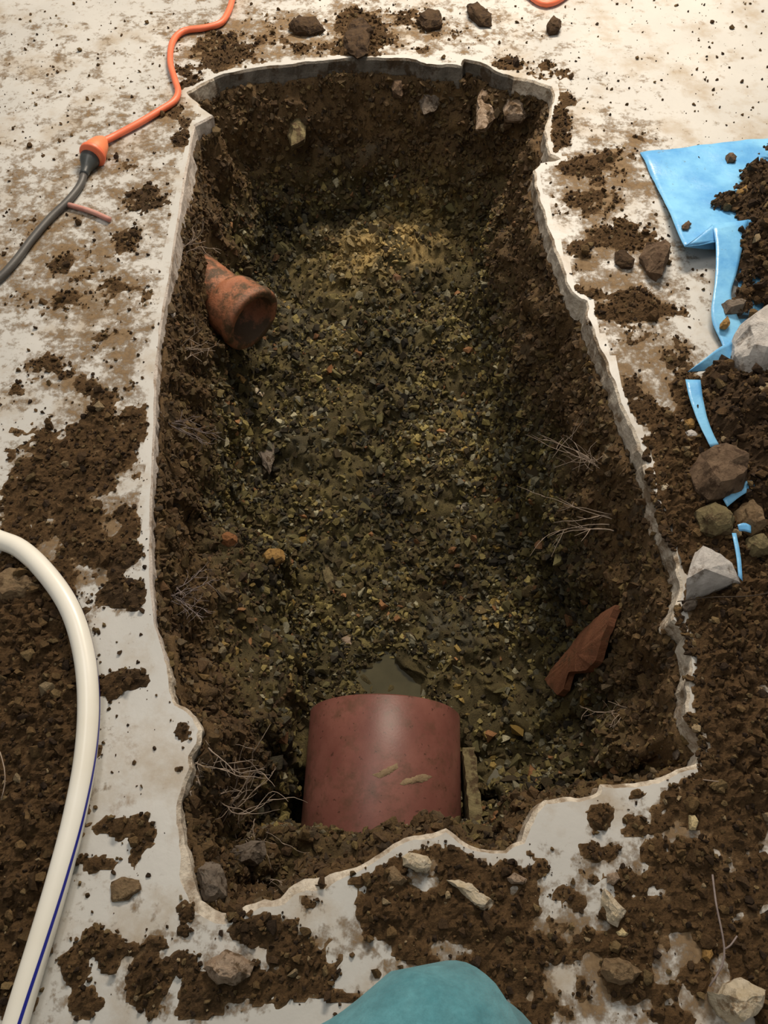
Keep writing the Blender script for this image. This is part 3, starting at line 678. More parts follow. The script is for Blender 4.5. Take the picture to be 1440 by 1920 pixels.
# ------------------------------------------------------------------ terracotta shard in the wall and thin shards by the pipe
def shard(name, outline, thick, m, label, bulge, dz=0.012, seed=1, lift=0.0):
    pts = np.array([hit(x, y)[0] for x, y in outline]); c0 = pts.mean(0)
    u_, s_, vt = np.linalg.svd(pts - c0); nrm = vt[2]
    view = np.array([0, 0, H]) - c0
    if nrm @ view < 0: nrm = -nrm
    P = resample3(np.array([c0 + (p - c0) - ((p - c0) @ nrm) * nrm for p in pts]), 0.008); k_ = len(P); V = []; F = []
    P = P + 0.0018 * np.stack([fbm(P, 0.02, 3, seed + q) for q in range(3)], 1)
    ax = vt[0]; ext = np.abs((P - c0) @ vt[1]).max()
    def off(p): return nrm * (dz + bulge * (1 - (((p - c0) @ vt[1]) / ext) ** 2))
    for lay, t_ in ((0, 0.0), (1, -thick)):
        for sc in (1.0, 0.66, 0.33):
            for p in P:
                q = c0 + (p - c0) * sc; V.append(q + off(q) + nrm * t_)
        V.append(c0 + off(c0) + nrm * t_)
    h_ = 3 * k_ + 1
    for lay in (0, 1):
        b = lay * h_
        for r in range(2):
            for i in range(k_): j = (i + 1) % k_; F.append((b + r * k_ + i, b + r * k_ + j, b + (r + 1) * k_ + j)); F.append((b + r * k_ + i, b + (r + 1) * k_ + j, b + (r + 1) * k_ + i))
        for i in range(k_): F.append((b + 2 * k_ + i, b + 2 * k_ + (i + 1) % k_, b + 3 * k_))
    for i in range(k_): j = (i + 1) % k_; F.append((i, h_ + i, h_ + j)); F.append((i, h_ + j, j))
    V = np.array(V); bm = bmesh.new(); vs = [bm.verts.new(p - c0) for p in V]
    for t_ in F: bm.faces.new([vs[q] for q in t_])
    me = from_bm(name, bm, False); o = obj(name, me, m, None, c0); return tag(o, label, 'pipe shard')
def resample3(poly, step):
    q = np.vstack([poly, poly[:1]]); out = []
    for a_, b_ in zip(q[:-1], q[1:]):
        n_ = max(1, int(round(np.linalg.norm(b_ - a_) / step))); out.append(a_ + (b_ - a_) * (np.arange(n_) / n_)[:, None])
    return np.vstack(out)
m_sh = mat('terracotta', m_rock((122, 78, 54), (140, 92, 64), (104, 76, 52), 0.25, 0.8, 16))
shard('clay_shard', [(1046, 1282), (1050, 1256), (1082, 1214), (1112, 1186), (1145, 1158), (1168, 1138), (1162, 1180), (1156, 1212), (1144, 1246), (1118, 1260), (1092, 1270), (1078, 1298), (1058, 1308)], 0.014, m_sh,
      'curved orange-brown terracotta pipe shard leaning on the gravel wall', 0.02, 0.010, 5)

# tan stone edge left standing along the pipe's flank
def strip(name, a_px, b_px, za, zb_, w, t, m, label):
    a_ = G(*a_px, za); b_ = G(*b_px, zb_); d_ = (b_ - a_); L_ = np.linalg.norm(d_); d_ /= L_; s_ = np.cross(d_, [0, 0, 1.0]); s_ /= np.linalg.norm(s_); up = np.cross(s_, d_)
    bm = bmesh.new(); prof_ = []
    k_ = 14; rows = []
    for i in range(k_ + 1):
        c = a_ + d_ * L_ * i / k_; jit = [random.uniform(-0.0025, 0.0025) for _ in range(4)]
        rows.append([bm.verts.new(c + s_ * (t / 2 + jit[0]) + up * jit[1]), bm.verts.new(c - s_ * (t / 2 + jit[1]) + up * jit[2]), bm.verts.new(c - s_ * t / 2 - up * w), bm.verts.new(c + s_ * t / 2 - up * w)])
    for i in range(k_):
        for q in range(4): bm.faces.new((rows[i][q], rows[i][(q + 1) % 4], rows[i + 1][(q + 1) % 4], rows[i + 1][q]))
    bm.faces.new(rows[0][::-1]); bm.faces.new(rows[-1])
    bmesh.ops.translate(bm, verts=bm.verts, vec=Vector(-a_)); o = obj(name, from_bm(name, bm), m, None, a_); return tag(o, label, 'pipe shard')
strip('clay_shard', (879, 1402), (893, 1540), -0.44, -0.40, 0.10, 0.024, R_olive, 'thin tan broken edge standing upright along the flank of the large brown pipe')

# ------------------------------------------------------------------ soil spilled over the slab
B = []
def b_(x, y, rx, ry, s=1.0, h=1.0): B.append((x, y, rx, ry, s, h))
for q in [(420, 95, 85, 45, .75), (360, 130, 40, 40, .6), (560, 70, 120, 35, .62), (680, 70, 60, 60, .8), (760, 60, 90, 45, .6), (470, 60, 40, 25, .5), (960, 122, 40, 14, .7), (1030, 135, 50, 25, .6),
          (1055, 205, 22, 45, .85), (1040, 270, 30, 30, .8), (1110, 320, 90, 40, .72), (1090, 375, 60, 40, .7), (1210, 260, 30, 14, .7), (1140, 445, 80, 30, .75), (1085, 480, 30, 50, .6), (1180, 585, 95, 20, 1.0),
          (1090, 550, 60, 20, .8), (1110, 610, 20, 20, .6), (1195, 625, 50, 25, .6), (1180, 555, 60, 15, .7),
          (270, 372, 48, 22, .85), (330, 215, 40, 20, .7), (345, 262, 22, 14, .75), (240, 452, 30, 25, .75), (205, 310, 60, 18, .5), (60, 430, 60, 20, .5), (150, 500, 80, 40, .58), (225, 560, 60, 40, .6), (130, 560, 60, 25, .65), (40, 570, 40, 30, .5),
          (215, 640, 45, 40, .65), (95, 690, 55, 30, .55), (180, 730, 40, 25, .7), (30, 745, 30, 30, .6),
          (190, 830, 90, 62, 1.0), (120, 870, 100, 60, 1.0), (245, 800, 40, 60, .85), (50, 940, 70, 50, .9), (130, 950, 60, 35, .8), (165, 1010, 90, 50, .95), (235, 985, 30, 40, .8), (60, 1010, 60, 40, .9), (215, 1040, 55, 25, .9), (225, 1115, 60, 28, .95), (190, 1080, 50, 30, .7),
          (235, 1275, 38, 18, .9), (200, 1290, 25, 25, .7), (345, 1375, 16, 22, .75), (250, 1415, 18, 15, .6), (345, 1450, 22, 16, .75), (270, 1575, 30, 45, .85), (215, 1555, 50, 28, .6), (255, 1610, 18, 30, .8), (180, 1620, 40, 24, .75), (290, 1640, 22, 16, .5), (240, 1668, 40, 28, .3),
          (355, 1710, 24, 26, .85), (345, 1745, 14, 14, .9), (190, 1770, 40, 30, .8), (140, 1810, 30, 40, .75), (205, 1800, 20, 25, .8), (280, 1850, 40, 55, 1.0), (240, 1780, 25, 15, .7), (160, 1880, 40, 30, .65), (345, 1800, 24, 20, .6), (290, 1770, 25, 18, .6),
          (500, 1740, 75, 40, 1.0), (560, 1790, 60, 50, 1.0), (460, 1850, 110, 45, 1.0), (390, 1870, 60, 40, .9), (560, 1690, 45, 20, .85), (440, 1715, 30, 14, .9), (600, 1655, 35, 14, .8), (560, 1850, 60, 30, .9), (350, 1900, 40, 20, .6), (650, 1870, 40, 18, .8), (620, 1830, 25, 14, .5),
          (740, 1660, 60, 40, 1.0), (820, 1620, 90, 40, 1.0), (720, 1720, 50, 60, 1.0), (760, 1780, 40, 30, .8), (850, 1700, 110, 60, 1.1), (940, 1640, 80, 50, 1.0), (920, 1740, 80, 60, 1.1), (980, 1700, 60, 60, .9), (900, 1820, 60, 50, 1.0), (960, 1840, 70, 60, 1.0), (1010, 1780, 60, 50, 1.0), (1000, 1890, 70, 50, .95), (800, 1800, 22, 14, .9), (670, 1650, 30, 16, .8),
          (1130, 1530, 26, 30, .9), (1190, 1480, 24, 20, .75), (1115, 1600, 45, 22, .95), (1100, 1640, 30, 26, .8), (1060, 1690, 45, 30, .9), (1040, 1735, 45, 20, .8), (1210, 1545, 50, 28, .85), (1160, 1600, 24, 14, .6), (1230, 1600, 40, 35, .9), (1300, 1600, 60, 35, 1.0), (1260, 1640, 70, 30, .95), (1190, 1650, 40, 30, .85),
          (1230, 1720, 90, 40, 1.0), (1200, 1770, 60, 50, 1.0), (1110, 1770, 50, 35, .95), (1290, 1690, 50, 40, .9), (1170, 1830, 60, 50, 1.0), (1250, 1860, 50, 30, .85), (1100, 1860, 30, 50, .8), (1250, 1905, 60, 25, .9), (1330, 1740, 36, 70, 1.0), (1310, 1830, 40, 50, 1.05), (1380, 1640, 80, 60, 1.05), (1050, 1900, 40, 30, .8), (1150, 1905, 40, 20, .55),
          (1340, 1510, 60, 60, 1.05), (1390, 1560, 70, 60, 1.1), (1260, 1500, 18, 30, .8), (1300, 1480, 25, 18, .85), (1390, 1800, 30, 60, 1.1), (1430, 1800, 30, 60, 1.1), (1440, 1900, 30, 60, .9), (1350, 1690, 20, 24, .9)]: b_(*q)
# continuous soil cover (thicker)
for q in [(60, 1090, 80, 50, 1.2, 2), (20, 1200, 110, 100, 1.3, 2), (40, 1350, 110, 110, 1.3, 2), (20, 1500, 110, 110, 1.3, 2), (10, 1640, 90, 90, 1.2, 2), (10, 1780, 60, 80, .95, 1.5), (120, 1280, 40, 80, 1.2, 1.5), (100, 1480, 45, 80, 1.1, 1.5), (30, 1880, 40, 50, .75, 1),
          (1400, 1150, 120, 100, 1.3, 2.5), (1370, 1250, 100, 90, 1.3, 2.2), (1390, 1370, 110, 90, 1.3, 2.2), (1410, 1470, 100, 70, 1.2, 2), (1330, 1170, 60, 45, 1.2, 2), (1345, 1330, 50, 60, 1.2, 1.5), (1330, 1440, 40, 50, 1.1, 1.3),
          (1320, 970, 90, 100, 1.3, 2), (1270, 900, 50, 70, 1.2, 1.6), (1250, 830, 55, 45, 1.1, 1.4), (1280, 1020, 35, 40, 1.0, 1.2), (1225, 780, 50, 40, .95, 1.0), (1180, 725, 30, 25, .8, 1), (1290, 740, 50, 50, 1.0, 1.5), (1270, 680, 40, 40, .8, 1), (1400, 1050, 100, 60, 1.3, 2.2), (1340, 800, 60, 80, 1.2, 2)]: b_(*q)
B = np.array(B)
def cover(px, py):
    F = np.full(px.shape, 0.10); Hh = np.ones(px.shape)
    for x, y, rx, ry, s, h in B:
        m_ = (np.abs(px - x) < 2.4 * rx) & (np.abs(py - y) < 2.4 * ry)
        q = ((px[m_] - x) / rx) ** 2 + ((py[m_] - y) / ry) ** 2
        g = s * np.exp(-0.62 * q ** 1.15); F[m_] = np.maximum(F[m_], g); Hh[m_] = np.maximum(Hh[m_], 1 + (h - 1) * np.exp(-0.6 * q))
    return F, Hh
st = 0.0048
sx = np.arange(-1.15, 1.35, st); sy = np.arange(-0.16, 3.1, st)
SX, SY = np.meshgrid(sx, sy, indexing='ij')
spx, spy = proj(SX, SY)
vis = (spx > -120) & (spx < 1560) & (spy > -80) & (spy < 2040)
SD = np.full(SX.shape, -1.0); SD[vis] = sdist(SX[vis], SY[vis], rim_c)
sp3 = P3(SX, SY)
n1 = fbm(sp3, 0.055, 5, 201, 0.62).reshape(SX.shape); n2 = fbm(sp3, 0.012, 3, 221, 0.6).reshape(SX.shape); n3 = fbm(sp3, 0.25, 3, 231).reshape(SX.shape)
cf, ch = cover(spx, spy)
cl = cell(sp3, 0.013, 5).reshape(SX.shape)
field = cf + 0.50 * n1 * (0.35 + np.minimum(cf, 0.8)) + 0.17 * n2 - 0.50
field = np.where(SD > -0.006, -0.3, field)
field = field - 0.35 * sstep(-0.02, -0.004, SD) * (cf < 0.95)
thick = np.where(field > 0, 0.0006 + 0.0075 * np.minimum(field, 0.9) * ch * (1 + 0.7 * n2 + 0.5 * n1) + (0.6 - cl) * 0.006 * sstep(0.0, 0.25, field), 0.05 * field)
thick = np.where(field > 0, np.maximum(thick, 0.0005), np.maximum(thick, -0.012))
kv = vis & (SD < -0.004)
pos = field > -0.02
kq = kv[:-1, :-1] & kv[1:, :-1] & kv[1:, 1:] & kv[:-1, 1:] & (pos[:-1, :-1] | pos[1:, :-1] | pos[1:, 1:] | pos[:-1, 1:])
idx = np.arange(SX.size).reshape(SX.shape)
sq = np.stack([idx[:-1, :-1][kq], idx[1:, :-1][kq], idx[1:, 1:][kq], idx[:-1, 1:][kq]], 1)
us = np.unique(sq); rm = np.full(SX.size, -1); rm[us] = np.arange(len(us)); sq = rm[sq]
SV = np.stack([SX.ravel(), SY.ravel(), thick.ravel()], 1)[us]
fu = field.ravel()[us]; nu = n1.ravel()[us]; mu = n3.ravel()[us]
thin = lin((128, 104, 76)); thk = lin((86, 66, 44)); drk = lin((60, 48, 36))
k = sstep(0.0, 0.10, fu)[:, None]; sc = thin * (1 - k) + thk * k
k = sstep(0.1, 0.9, mu + 0.5 * nu)[:, None] * 0.7; sc = sc * (1 - k) + drk * k
sc = sc * (1 + 0.22 * n2.ravel()[us])[:, None]
qt = np.vstack([sq[:, [0, 1, 2]], sq[:, [0, 2, 3]]])
spill = [(SV, qt, sc)]
# crumbs over it
def ground_crumbs(n, prob, smin, smax, pw, pal, w):
    x = RNG.uniform(-1.15, 1.35, n * 4); y = RNG.uniform(-0.16, 3.1, n * 4); ix = np.clip(((x - sx[0]) / st).astype(int), 0, len(sx) - 1); iy = np.clip(((y - sy[0]) / st).astype(int), 0, len(sy) - 1)
    pr = prob(cf[ix, iy], field[ix, iy], n1[ix, iy], y); ok = vis[ix, iy] & (SD[ix, iy] < -0.008) & (RNG.random(len(x)) < pr)
    x, y, ix, iy = x[ok], y[ok], ix[ok], iy[ok]; s = smin + (smax - smin) * RNG.random(len(x)) ** pw
    z = np.maximum(thick[ix, iy], 0) + s * 0.3
    return crumbs(np.stack([x, y, z], 1), s, palette(len(x), pal, w), TEMPL_R)
SPAL = [(88, 68, 46), (72, 56, 40), (100, 80, 54), (112, 94, 66), (58, 46, 36), (150, 132, 104)]
spill.append(ground_crumbs(60000, lambda c, f, n_, y: np.where(f > 0.0, 0.5, 0.016 + 0.34 * np.clip(f + 0.36, 0, 1) ** 1.3 * (n_ > -0.35)), 0.0011, 0.0060, 2.4, SPAL, [30, 26, 20, 8, 14, 2]))
spill.append(ground_crumbs(11000, lambda c, f, n_, y: np.where(f > 0.06, 0.6 * np.minimum(c, 1.2), 0.006), 0.004, 0.011, 2.0, SPAL, [32, 26, 22, 8, 10, 2]))
spill.append(ground_crumbs(1500, lambda c, f, n_, y: np.where(f > 0.25, 0.4, 0.0), 0.008, 0.017, 1.8, SPAL, [30, 26, 24, 12, 8, 2]))
rp = rim[RNG.integers(0, len(rim), 9000)] + RNG.normal(0, 0.006, (9000, 2)); rpx, rpy = proj(rp[:, 0], rp[:, 1]); rc = cover(rpx, rpy)[0] + 0.35 * fbm(P3(rp[:, 0], rp[:, 1]), 0.05, 3, 260)
rd = sdist(rp[:, 0], rp[:, 1], rim_c); rp = rp[(rc > 0.85) & (rd < 0.005)]; rs = 0.0025 + 0.008 * RNG.random(len(rp)) ** 2
spill.append(crumbs(np.stack([rp[:, 0], rp[:, 1], rs * 0.2 - 0.001], 1), rs, palette(len(rp), SPAL, [30, 26, 20, 8, 14, 2]), TEMPL_R))
v, f, c = join(spill)
tag(obj('spilled_soil', new_mesh('spilled_soil', v, f, np.clip(c, 0.004, 1), False), MAT['soil']), 'brown crumbly soil trodden and spilled over the concrete around the pit', 'soil', kind='stuff')

# thin trodden dust smeared on the slab
def m_dust(nt, b):
    v = coords(nt)
    a = N(nt, 'ShaderNodeAttribute', attribute_name='col').outputs['Fac']
    n_a = noise(nt, v, 20, 8, 0.68); n_b = noise(nt, v, 75, 6, 0.7)
    m1 = N(nt, 'ShaderNodeMath', operation='MULTIPLY_ADD'); nt.links.new(n_a, m1.inputs[0]); m1.inputs[1].default_value = 1.5; nt.links.new(a, m1.inputs[2])
    m2 = N(nt, 'ShaderNodeMath', operation='MULTIPLY_ADD'); nt.links.new(n_b, m2.inputs[0]); m2.inputs[1].default_value = 0.8; nt.links.new(m1.outputs[0], m2.inputs[2])
    al = ramp(nt, m2.outputs[0], [(0.0, (0, 0, 0, 1)), (1.0, (1, 1, 1, 1))])
    mr = N(nt, 'ShaderNodeMapRange'); nt.links.new(m2.outputs[0], mr.inputs[0]); mr.inputs[1].default_value = 1.50; mr.inputs[2].default_value = 1.80; mr.inputs[4].default_value = 0.9
    nt.links.new(mr.outputs[0], b.inputs['Alpha'])
    c = ramp(nt, n_b, [(0.3, L4((104, 84, 60))), (0.7, L4((146, 124, 96)))])
    nt.links.new(c, b.inputs['Base Color']); b.inputs['Roughness'].default_value = 0.95; b.inputs['Specular IOR Level'].default_value = 0.1
DB = np.array([(100, 450, 330, 240, .47), (250, 270, 200, 150, .45), (80, 120, 250, 130, .36), (180, 650, 200, 160, .45), (500, 50, 300, 90, .45), (1150, 330, 130, 130, .50), (1170, 520, 140, 110, .52), (1190, 680, 120, 90, .52), (900, 60, 200, 90, .40), (1100, 170, 200, 120, .28), (1330, 100, 220, 140, .16), (1320, 220, 200, 60, .2),
               (250, 1400, 130, 160, .10), (300, 1800, 300, 130, .30), (1150, 1600, 250, 130, .22), (1200, 1800, 250, 160, .42), (850, 1750, 300, 160, .35), (170, 950, 150, 200, .42), (1330, 1200, 160, 400, .5), (270, 1150, 60, 60, .05)])
dt = 0.012; dx_ = np.arange(-1.15, 1.35, dt); dy_ = np.arange(-0.2, 3.2, dt); DX, DY = np.meshgrid(dx_, dy_, indexing='ij'); dpx, dpy = proj(DX, DY)
DF = np.full(DX.shape, 0.05)
for x, y, rx, ry, s in DB: DF = np.maximum(DF, s * np.exp(-0.5 * (((dpx - x) / rx) ** 2 + ((dpy - y) / ry) ** 2)))
DF = DF + 0.35 * np.clip(cover(dpx, dpy)[0], 0.1, 0.8) - 0.035
DDs = sdist(DX, DY, rim_c); dk = DDs < -0.012
kq = dk[:-1, :-1] & dk[1:, :-1] & dk[1:, 1:] & dk[:-1, 1:]; idx = np.arange(DX.size).reshape(DX.shape)
dq = np.stack([idx[:-1, :-1][kq], idx[1:, :-1][kq], idx[1:, 1:][kq], idx[:-1, 1:][kq]], 1); us = np.unique(dq); rm = np.full(DX.size, -1); rm[us] = np.arange(len(us)); dq = rm[dq]
dv = DF.ravel()[us]
dust = obj('dust_film', new_mesh('dust_film', np.stack([DX.ravel()[us], DY.ravel()[us], np.full(len(us), 0.0004)], 1), dq, np.stack([dv] * 3, 1)), mat('trodden_dust', m_dust), floor)
tag(dust, kind='stuff')

# ------------------------------------------------------------------ blue tarpaulin
def m_tarp(nt, b):
    v = coords(nt)
    c = ramp(nt, noise(nt, v, 11, 5, 0.6), [(0.35, L4((92, 164, 222))), (0.65, L4((132, 200, 242)))])
    d = ramp(nt, noise(nt, v, 55, 6, 0.7), [(0.63, (0, 0, 0, 1)), (0.7, (0.6, 0.6, 0.6, 1))])
    c = mixc(nt, d, c, L4((96, 104, 100)))
    nt.links.new(c, b.inputs['Base Color']); b.inputs['Roughness'].default_value = 0.33
    bump(nt, b, noise(nt, v, 45, 5), 0.35, 0.004)
tv = []; tf = []; toff = 0
FLAPS = []
def ladder(Lp, Rp, n_=14, m_=8, wr=0.003, own=True):
    global toff
    Lc = catmull([G(x, y, z) for x, y, z in Lp], 0.012); Rc = catmull([G(x, y, z) for x, y, z in Rp], 0.012)
    def rs(c, k): t = np.linspace(0, len(c) - 1, k); i = np.minimum(t.astype(int), len(c) - 2); return c[i] + (c[i + 1] - c[i]) * (t - i)[:, None]
    Lr = rs(Lc, n_); Rr = rs(Rc, n_); s = np.linspace(0, 1, m_)[None, :, None]
    P = (Lr[:, None] * (1 - s) + Rr[:, None] * s).reshape(-1, 3)
    P[:, 2] = np.maximum(P[:, 2] + wr * fbm(P, 0.06, 3, 301), 0.0025)
    i = np.arange(n_ - 1)[:, None] * m_; j = np.arange(m_ - 1)[None]; A_ = (i + j).ravel()
    Q = np.stack([A_, A_ + 1, A_ + m_ + 1, A_ + m_], 1)
    if own: FLAPS.append((P, Q)); return
    tv.append(P); tf.append(Q + toff); toff += len(P)
ladder([(1200, 286, .004), (1222, 330, .008), (1250, 388, .02), (1266, 425, .034), (1284, 462, .046)], [(1560, 246, .004), (1560, 300, .006), (1560, 350, .01), (1560, 390, .012), (1560, 430, .015)], 24, 34, 0.004, False)
ladder([(1284, 462, .046), (1312, 441, .05), (1336, 421, .054)], [(1290, 464, .030), (1318, 467, .018), (1343, 468, .006)], 10, 6, 0.0)
ladder([(1284, 460, .046), (1312, 440, .05), (1337, 421, .054), (1370, 416, .05), (1403, 412, .045)], [(1560, 426, .016)] * 2 + [(1560, 424, .016), (1562, 422, .016), (1560, 420, .016)], 14, 20, 0.001)
ladder([(1337, 422, .054), (1342, 470, .045), (1340, 530, .035), (1334, 580, .026), (1338, 610, .018), (1350, 638, .012), (1360, 668, .009)],
       [(1403, 412, .047), (1393, 460, .042), (1381, 510, .032), (1370, 555, .028), (1385, 600, .02), (1400, 632, .014), (1392, 690, .009)], 30, 8, 0.003)
ladder([(1370, 600, .012), (1385, 640, .01), (1400, 690, .008)], [(1560, 590, .012), (1560, 640, .01), (1560, 690, .008)], 10, 14, 0.003)
ladder([(1395, 470, .02), (1385, 520, .02), (1380, 590, .016)], [(1560, 440, .012), (1560, 520, .012), (1560, 600, .012)], 14, 16, 0.006)
ladder([(1290, 698, .022), (1318, 676, .03), (1346, 654, .034), (1372, 640, .03)], [(1294, 698, .018), (1322, 696, .014), (1350, 692, .012), (1378, 686, .012)], 12, 8, 0.002)
ladder([(1285, 712, .03), (1292, 745, .03), (1306, 785, .027), (1322, 818, .024), (1332, 838, .02)], [(1313, 713, .03), (1318, 748, .03), (1326, 785, .027), (1338, 815, .024), (1348, 834, .02)], 18, 5, 0.002)
ladder([(1356, 936, .03), (1372, 920, .03), (1388, 905, .03), (1412, 900, .03)], [(1364, 950, .03), (1376, 940, .03), (1396, 925, .03), (1424, 912, .03)], 8, 4, 0.002)
ladder([(1383, 984, .034), (1396, 980, .034), (1408, 986, .034)], [(1386, 996, .03), (1396, 996, .03), (1408, 1000, .03)], 6, 4, 0.001)
ladder([(1372, 1000, .028), (1380, 1040, .03), (1384, 1080, .03)], [(1380, 1000, .028), (1388, 1040, .03), (1392, 1090, .03)], 8, 3, 0.001)
tm = new_mesh('tarpaulin', np.vstack(tv), np.vstack(tf), None, True)
tarp = obj('tarpaulin', tm, mat('blue_tarp', m_tarp)); TARP_M = tm.materials[0]
for P, Q in FLAPS:
    fo = obj('flap', new_mesh('flap', P, Q, None, True), TARP_M, tarp); so = fo.modifiers.new('thickness', 'SOLIDIFY'); so.thickness = 0.0012; so.offset = -1
so = tarp.modifiers.new('thickness', 'SOLIDIFY'); so.thickness = 0.0012; so.offset = -1
tag(tarp, 'creased light blue tarpaulin folded under the dug-out soil', 'tarpaulin')

# ------------------------------------------------------------------ heap of dug-out soil on the tarpaulin
HB = np.array([(1440, 400, 55, 75, 1.15), (1405, 350, 26, 26, .9), (1425, 470, 50, 60, 1.15), (1392, 520, 24, 40, .85), (1385, 580, 24, 30, .8), (1425, 570, 40, 26, .85), (1460, 560, 50, 40, .8), (1365, 400, 40, 14, .8), (1340, 402, 25, 10, .6), (1475, 420, 60, 120, 1.2), (1440, 338, 14, 26, .7),
               (1420, 760, 90, 70, 1.35), (1350, 740, 45, 40, .95), (1370, 800, 50, 50, 1.1), (1440, 850, 70, 80, 1.3), (1420, 920, 40, 50, 1.0), (1310, 770, 28, 40, .75), (1500, 760, 90, 200, 1.4), (1350, 710, 40, 18, .8), (1390, 700, 30, 20, .9)])
hx = np.arange(0.45, 1.45, 0.006); hy = np.arange(0.55, 2.05, 0.006); HX, HY = np.meshgrid(hx, hy, indexing='ij'); hpx, hpy = proj(HX, HY)
HF = np.zeros(HX.shape)
for x, y, rx, ry, s in HB: HF = np.maximum(HF, s * np.exp(-0.62 * (((hpx - x) / rx) ** 2 + ((hpy - y) / ry) ** 2) ** 1.1))
h3 = P3(HX, HY); hn = fbm(h3, 0.05, 5, 401, 0.62).reshape(HX.shape); hn2 = fbm(h3, 0.018, 3, 411, 0.6).reshape(HX.shape)
hf = HF + 0.30 * hn * np.minimum(HF + 0.2, 1) + 0.08 * hn2 - 0.46
tb = 0.020 * sstep(1250, 1330, hpx) * sstep(720, 600, hpy) + 0.004
hz = np.where(hf > 0, tb + 0.004 + 0.055 * hf * (1 + 0.25 * hn2), tb + 0.06 * hf)
hk = (hf > -0.03) & (hpx < 1640); kq = hk[:-1, :-1] & hk[1:, :-1] & hk[1:, 1:] & hk[:-1, 1:]
idx = np.arange(HX.size).reshape(HX.shape); hq = np.stack([idx[:-1, :-1][kq], idx[1:, :-1][kq], idx[1:, 1:][kq], idx[:-1, 1:][kq]], 1)
us = np.unique(hq); rm = np.full(HX.size, -1); rm[us] = np.arange(len(us)); hq = rm[hq]
HV = np.stack([HX.ravel(), HY.ravel(), hz.ravel()], 1)[us]; hc = lin((74, 58, 42))[None] * (1 + 0.4 * hn.ravel()[us])[:, None]
parts = [(HV, np.vstack([hq[:, [0, 1, 2]], hq[:, [0, 2, 3]]]), hc)]
for n_, a0, a1, pw in ((5200, 0.002, 0.007, 2), (900, 0.006, 0.016, 2)):
    kk = RNG.integers(0, len(HV), n_); kk = kk[hf.ravel()[us][kk] > -0.01]; s = a0 + (a1 - a0) * RNG.random(len(kk)) ** pw
    pp = HV[kk] + np.concatenate([RNG.uniform(-.003, .003, (len(kk), 2)), (s * 0.3)[:, None]], 1)
    parts.append(crumbs(pp, s, palette(len(kk), SPAL, [28, 30, 14, 6, 20, 1]), TEMPL_R))
v, f, c = join(parts)
tag(obj('soil_heap', new_mesh('soil_heap', v, f, np.clip(c, 0.004, 1), False), MAT['soil']), 'dark crumbly heap of dug-out soil on the blue tarpaulin', 'soil', kind='stuff')

# ------------------------------------------------------------------ hose
HR = 0.0165
hose_px = [(-330, 905, 0), (-150, 940, 0), (-20, 1004, .0), (40, 1030, .004), (95, 1085, .006), (135, 1150, .006), (158, 1230, .004), (166, 1320, .004), (160, 1420, .004), (140, 1530, .004), (112, 1640, .004), (80, 1750, .003), (45, 1865, .002), (5, 2000, 0), (-60, 2200, 0)]
hp = catmull([G(x, y, HR + z + 0.002) for x, y, z in hose_px], 0.012)
v, f, s_, u_ = tube(hp, HR, 24)
hose = obj('hose', new_mesh('hose', v, f), mat('white_hose', m_plain((240, 238, 228), 0.32, (232, 228, 214), 6, 0.05)))
tag(hose, 'thick white water hose with a blue stripe curving over the muddy slab', 'hose')
tp = np.array([proj(*q)[1] for q in hp]); ang = np.interp(tp, [900, 1250, 1330, 1450, 1600, 1750, 1920, 2200], [-28, -12, -2, 16, 30, 42, 55, 70]); ang = np.radians(ang)
# side vector may point either way; the stripe lies on the flank facing the pit
sgn = np.sign(s_[:, 0] + 1e-9)[:, None]; sd = s_ * sgn
rows = []
for da in (-0.13, -0.065, 0, 0.065, 0.13):
    a_ = ang + da; rows.append(hp + (HR + 0.0006) * (np.cos(a_)[:, None] * sd + np.sin(a_)[:, None] * u_ * np.sign(u_[:, 2:3])))
sel = (tp > 1050); R_ = np.stack(rows, 1)[sel]; k_ = len(R_)
i = np.arange(k_ - 1)[:, None] * 5; j = np.arange(4)[None]; A_ = (i + j).ravel()
st_o = obj('stripe', new_mesh('stripe', R_.reshape(-1, 3), np.stack([A_, A_ + 1, A_ + 6, A_ + 5], 1)), mat('blue_stripe', m_plain((34, 40, 140), 0.35, None, 10, 0.0)), hose)
st_o['label'] = 'dark blue stripe'

# ------------------------------------------------------------------ orange extension lead and grey cable
def cable(name, px, r, m, z0=0.0, parent=None, step=0.012, sides=10, jitter=0.0):
    p_ = catmull([G(q[0], q[1], r + 0.002 + (q[2] if len(q) > 2 else 0)) for q in px], step)
    v, f, _, _ = tube(p_, r, sides); return obj(name, new_mesh(name, v, f), m, parent)
m_or = mat('orange_rubber', m_plain((236, 122, 84), 0.45, (226, 110, 74), 20, 0.1))
m_gr = mat('grey_rubber', m_plain((84, 82, 78), 0.5, (70, 68, 66), 20, 0.1))
lead = empty('extension_lead', G(185, 275)); tag(lead, 'orange extension lead with a moulded socket lying on the dusty slab', 'extension lead')
def plocal(o, par): o.matrix_parent_inverse = Matrix.Translation(-par.location); return o
plocal(cable('cord', [(192, 266, .006), (215, 255), (260, 231), (300, 207), (326, 190), (334, 172), (328, 150), (319, 115), (324, 78), (345, 58), (385, 52), (415, 42), (430, 18), (437, -6), (450, -40), (520, -85), (680, -110), (850, -100), (950, -60), (990, -12), (1015, 6), (1035, 6), (1060, -8), (1110, -50), (1200, -90)], 0.0085, m_or, parent=lead), lead)
def plug_body(name, a_px, b_px, ra, rb, m, parent, prof_=None):
    a_ = G(*a_px, ra + 0.002); b2 = G(*b_px, rb + 0.002); t = np.linspace(0, 1, 13); p_ = a_[None] * (1 - t[:, None]) + b2[None] * t[:, None]
    rr = np.interp(t, *prof_) if prof_ else ra + (rb - ra) * t
    v, f, _, _ = tube(p_, rr, 20); return plocal(obj(name, new_mesh(name, v, f), m, parent), parent)
